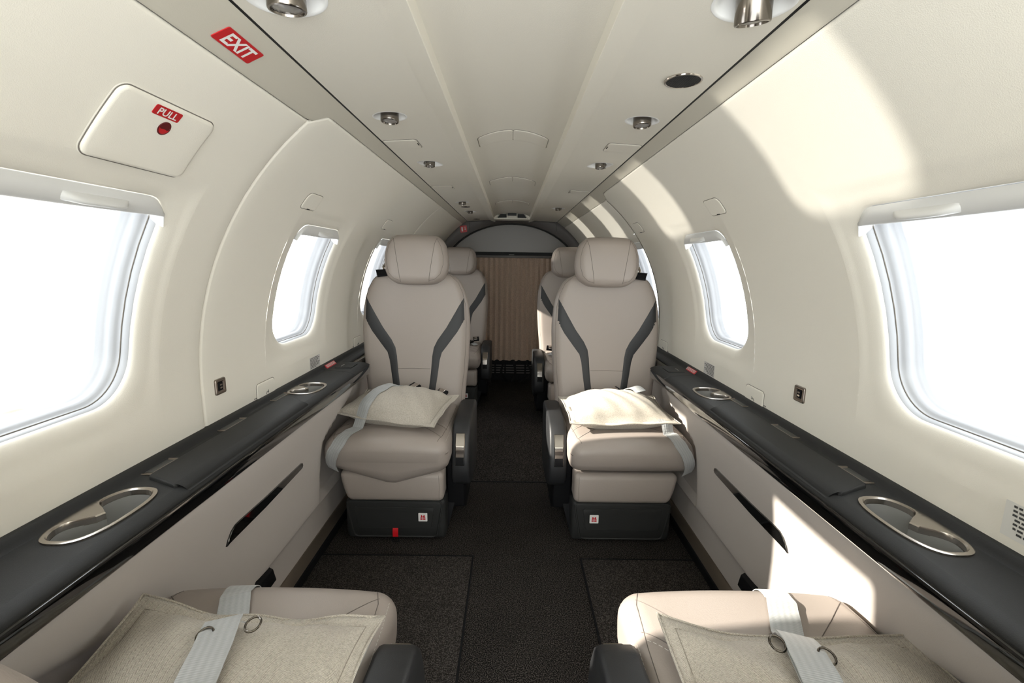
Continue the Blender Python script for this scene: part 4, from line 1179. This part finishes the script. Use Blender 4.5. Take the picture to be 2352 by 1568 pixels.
for seat, parts, pil, sd in ((seatL2, pL2, pilL2, -1), (seatR2, pR2, pilR2, 1)):
    bv = bvh_of([parts['seat_cushion'], pil]); bc = bvh_of([parts['seat_cushion']])
    if sd < 0: top_pts = [(-.425, 2.00), (-.470, 1.95), (-.525, 1.86), (-.565, 1.77), (-.592, 1.70), (-.612, 1.655)]; end = [(-.630, 1.612, .432), (-.645, 1.588, .402), (-.657, 1.580, .370), (-.664, 1.586, .338), (-.664, 1.605, .318)]
    else: top_pts = [(.480, 1.985), (.505, 1.93), (.545, 1.85), (.580, 1.77), (.605, 1.70), (.625, 1.655)]; end = [(.640, 1.612, .432), (.657, 1.588, .402), (.670, 1.580, .370), (.678, 1.586, .340), (.678, 1.605, .320)]
    end = []
    for x_, z_ in (((-.634, .425), (-.648, .400), (-.658, .372), (-.664, .345)) if sd < 0 else ((.644, .425), (.658, .400), (.669, .372), (.675, .345))):
        h = bc.ray_cast(Vector((x_, 1.2, z_)), Vector((0, 1, 0))); yy = h[0].y if h[0] is not None else 1.60
        end.append((x_, min(yy, 1.62)-.006, z_))
    end.append((end[-1][0], end[-1][1]+.02, .318))
    P_ = path_on(bv, top_pts, n=2)+end
    SV = Vector((-sd*.88, -.42, -.12)) if 1 else None
    ribbon(seat, P_, .048, n=4, sv=SV, push=bv, lift=.002)
    # folded stitched end lying on top
    P_[-6] = (P_[-6][0], P_[-6][1], P_[-6][2]+.004)
    q = path_on(bv, [(x_, y_) for x_, y_ in top_pts[:3]], n=3, win=.025)
    fold = [(x_+.004, y_, z_+.004) for x_, y_, z_ in q[:7]]
    fo = ribbon(seat, fold, .050, name='belt_fold', n=4, lift=.004, sv=SV)
    bx, by = (-.432, 2.005) if sd < 0 else (.455, 1.985)
    bz = .540 if sd < 0 else .538
    buckle(seat, (bx+(.0 if sd < 0 else .02), by-.02, bz+.004), (-.5*sd*-1, .35, .1), (0, -.35, 1))
    buckle(seat, ((bx+.125 if sd < 0 else bx-.09), by-.025, bz-(.022 if sd < 0 else .006)), (.8*(-sd), -.3, -.2), (0, -.3, 1), 'belt_tongue')
for seat, parts, pil, sd in ((seatL1, pL1, pilL1, -1), (seatR1, pR1, pilR1, 1)):
    bv = bvh_of([parts['seat_cushion'], pil])
    if sd < 0: tp = [(-.385, .40), (-.405, .50), (-.428, .58), (-.455, .65), (-.480, .70), (-.508, .755), (-.525, .79)]; end = [(-.532, .815, .442), (-.536, .838, .425), (-.538, .850, .39), (-.538, .846, .35)]
    else: tp = [(.395, .40), (.420, .50), (.443, .58), (.468, .65), (.492, .70), (.517, .755), (.532, .79)]; end = [(.537, .822, .442), (.540, .845, .425), (.541, .856, .39), (.541, .852, .35)]
    P_ = path_on(bv, tp, n=2)+end
    ribbon(seat, P_, .052, n=4, push=bv, lift=.004)
    q = path_on(bv, tp[:4], n=3); q = [(x_, y_, z_+.006) for x_, y_, z_ in q]
    fo = ribbon(seat, q, .0535, name='belt_fold', n=4, lift=.004)
    x_, y_ = tp[2]; z_ = topz(bv, x_, y_)
    mw = Matrix.Translation(seat.location) @ Matrix.Rotation(seat.rotation_euler.z, 4, 'Z')
    for k_, (rx, ry) in enumerate(((-.030, .028), (.031, .050 if sd < 0 else .006))):
        mb = MB(); mb.tube([mw.inverted() @ Vector((x_+rx+.011*cos(a), y_+ry+.012*sin(a), z_+.004+.003*sin(a))) for a in [2*pi*k/20 for k in range(20)]], .0018, 8, closed=True); mb.make('belt_ring', M_smoke, seat)
for seat, sd in ((seatL3, -1), (seatR3, 1)):
    x0, y0 = seat.location.x, seat.location.y; a_ = -sd
    ribbon(seat, [(x0-a_*.05, y0-.06, .475), (x0+a_*.05, y0-.10, .485), (x0+a_*.12, y0-.15, .478), (x0+a_*.17, y0-.20, .46)], .046, n=4)
    buckle(seat, (x0+a_*.165, y0-.10, .492), (a_, .1, .1), (0, -.4, 1)); buckle(seat, (x0+a_*.12, y0-.17, .478), (.6*a_, -.5, 0), (0, -.3, 1), 'belt_tongue')

# ------------------------------------------------------------------ outside: apron seen low through the first left window
mb = MB(); mb.quad_grid([[Vector((x, y, -1.35)) for y in (3.0, 80)] for x in (-90, -3)])
g = struct(mb.make('ground', mat('concrete_apron', (.50, .47, .42), .9, mottle=.1, mscale=.6), recalc=False))
mb = MB(); a = Vector((-7.64, 7.83, -1.345)); d = Vector((-.36, -.64, 0)).normalized(); n_ = Vector((.87, -.49, 0))
mb.v = [a+d*-3, a+d*4, a+d*4+n_*5, a+d*-3+n_*5]; mb.f = [(0, 1, 2, 3)]
g = struct(mb.make('ground', mat('dark_apron_strip', (.19, .16, .13), .8, mottle=.5, mscale=1.5), recalc=False))
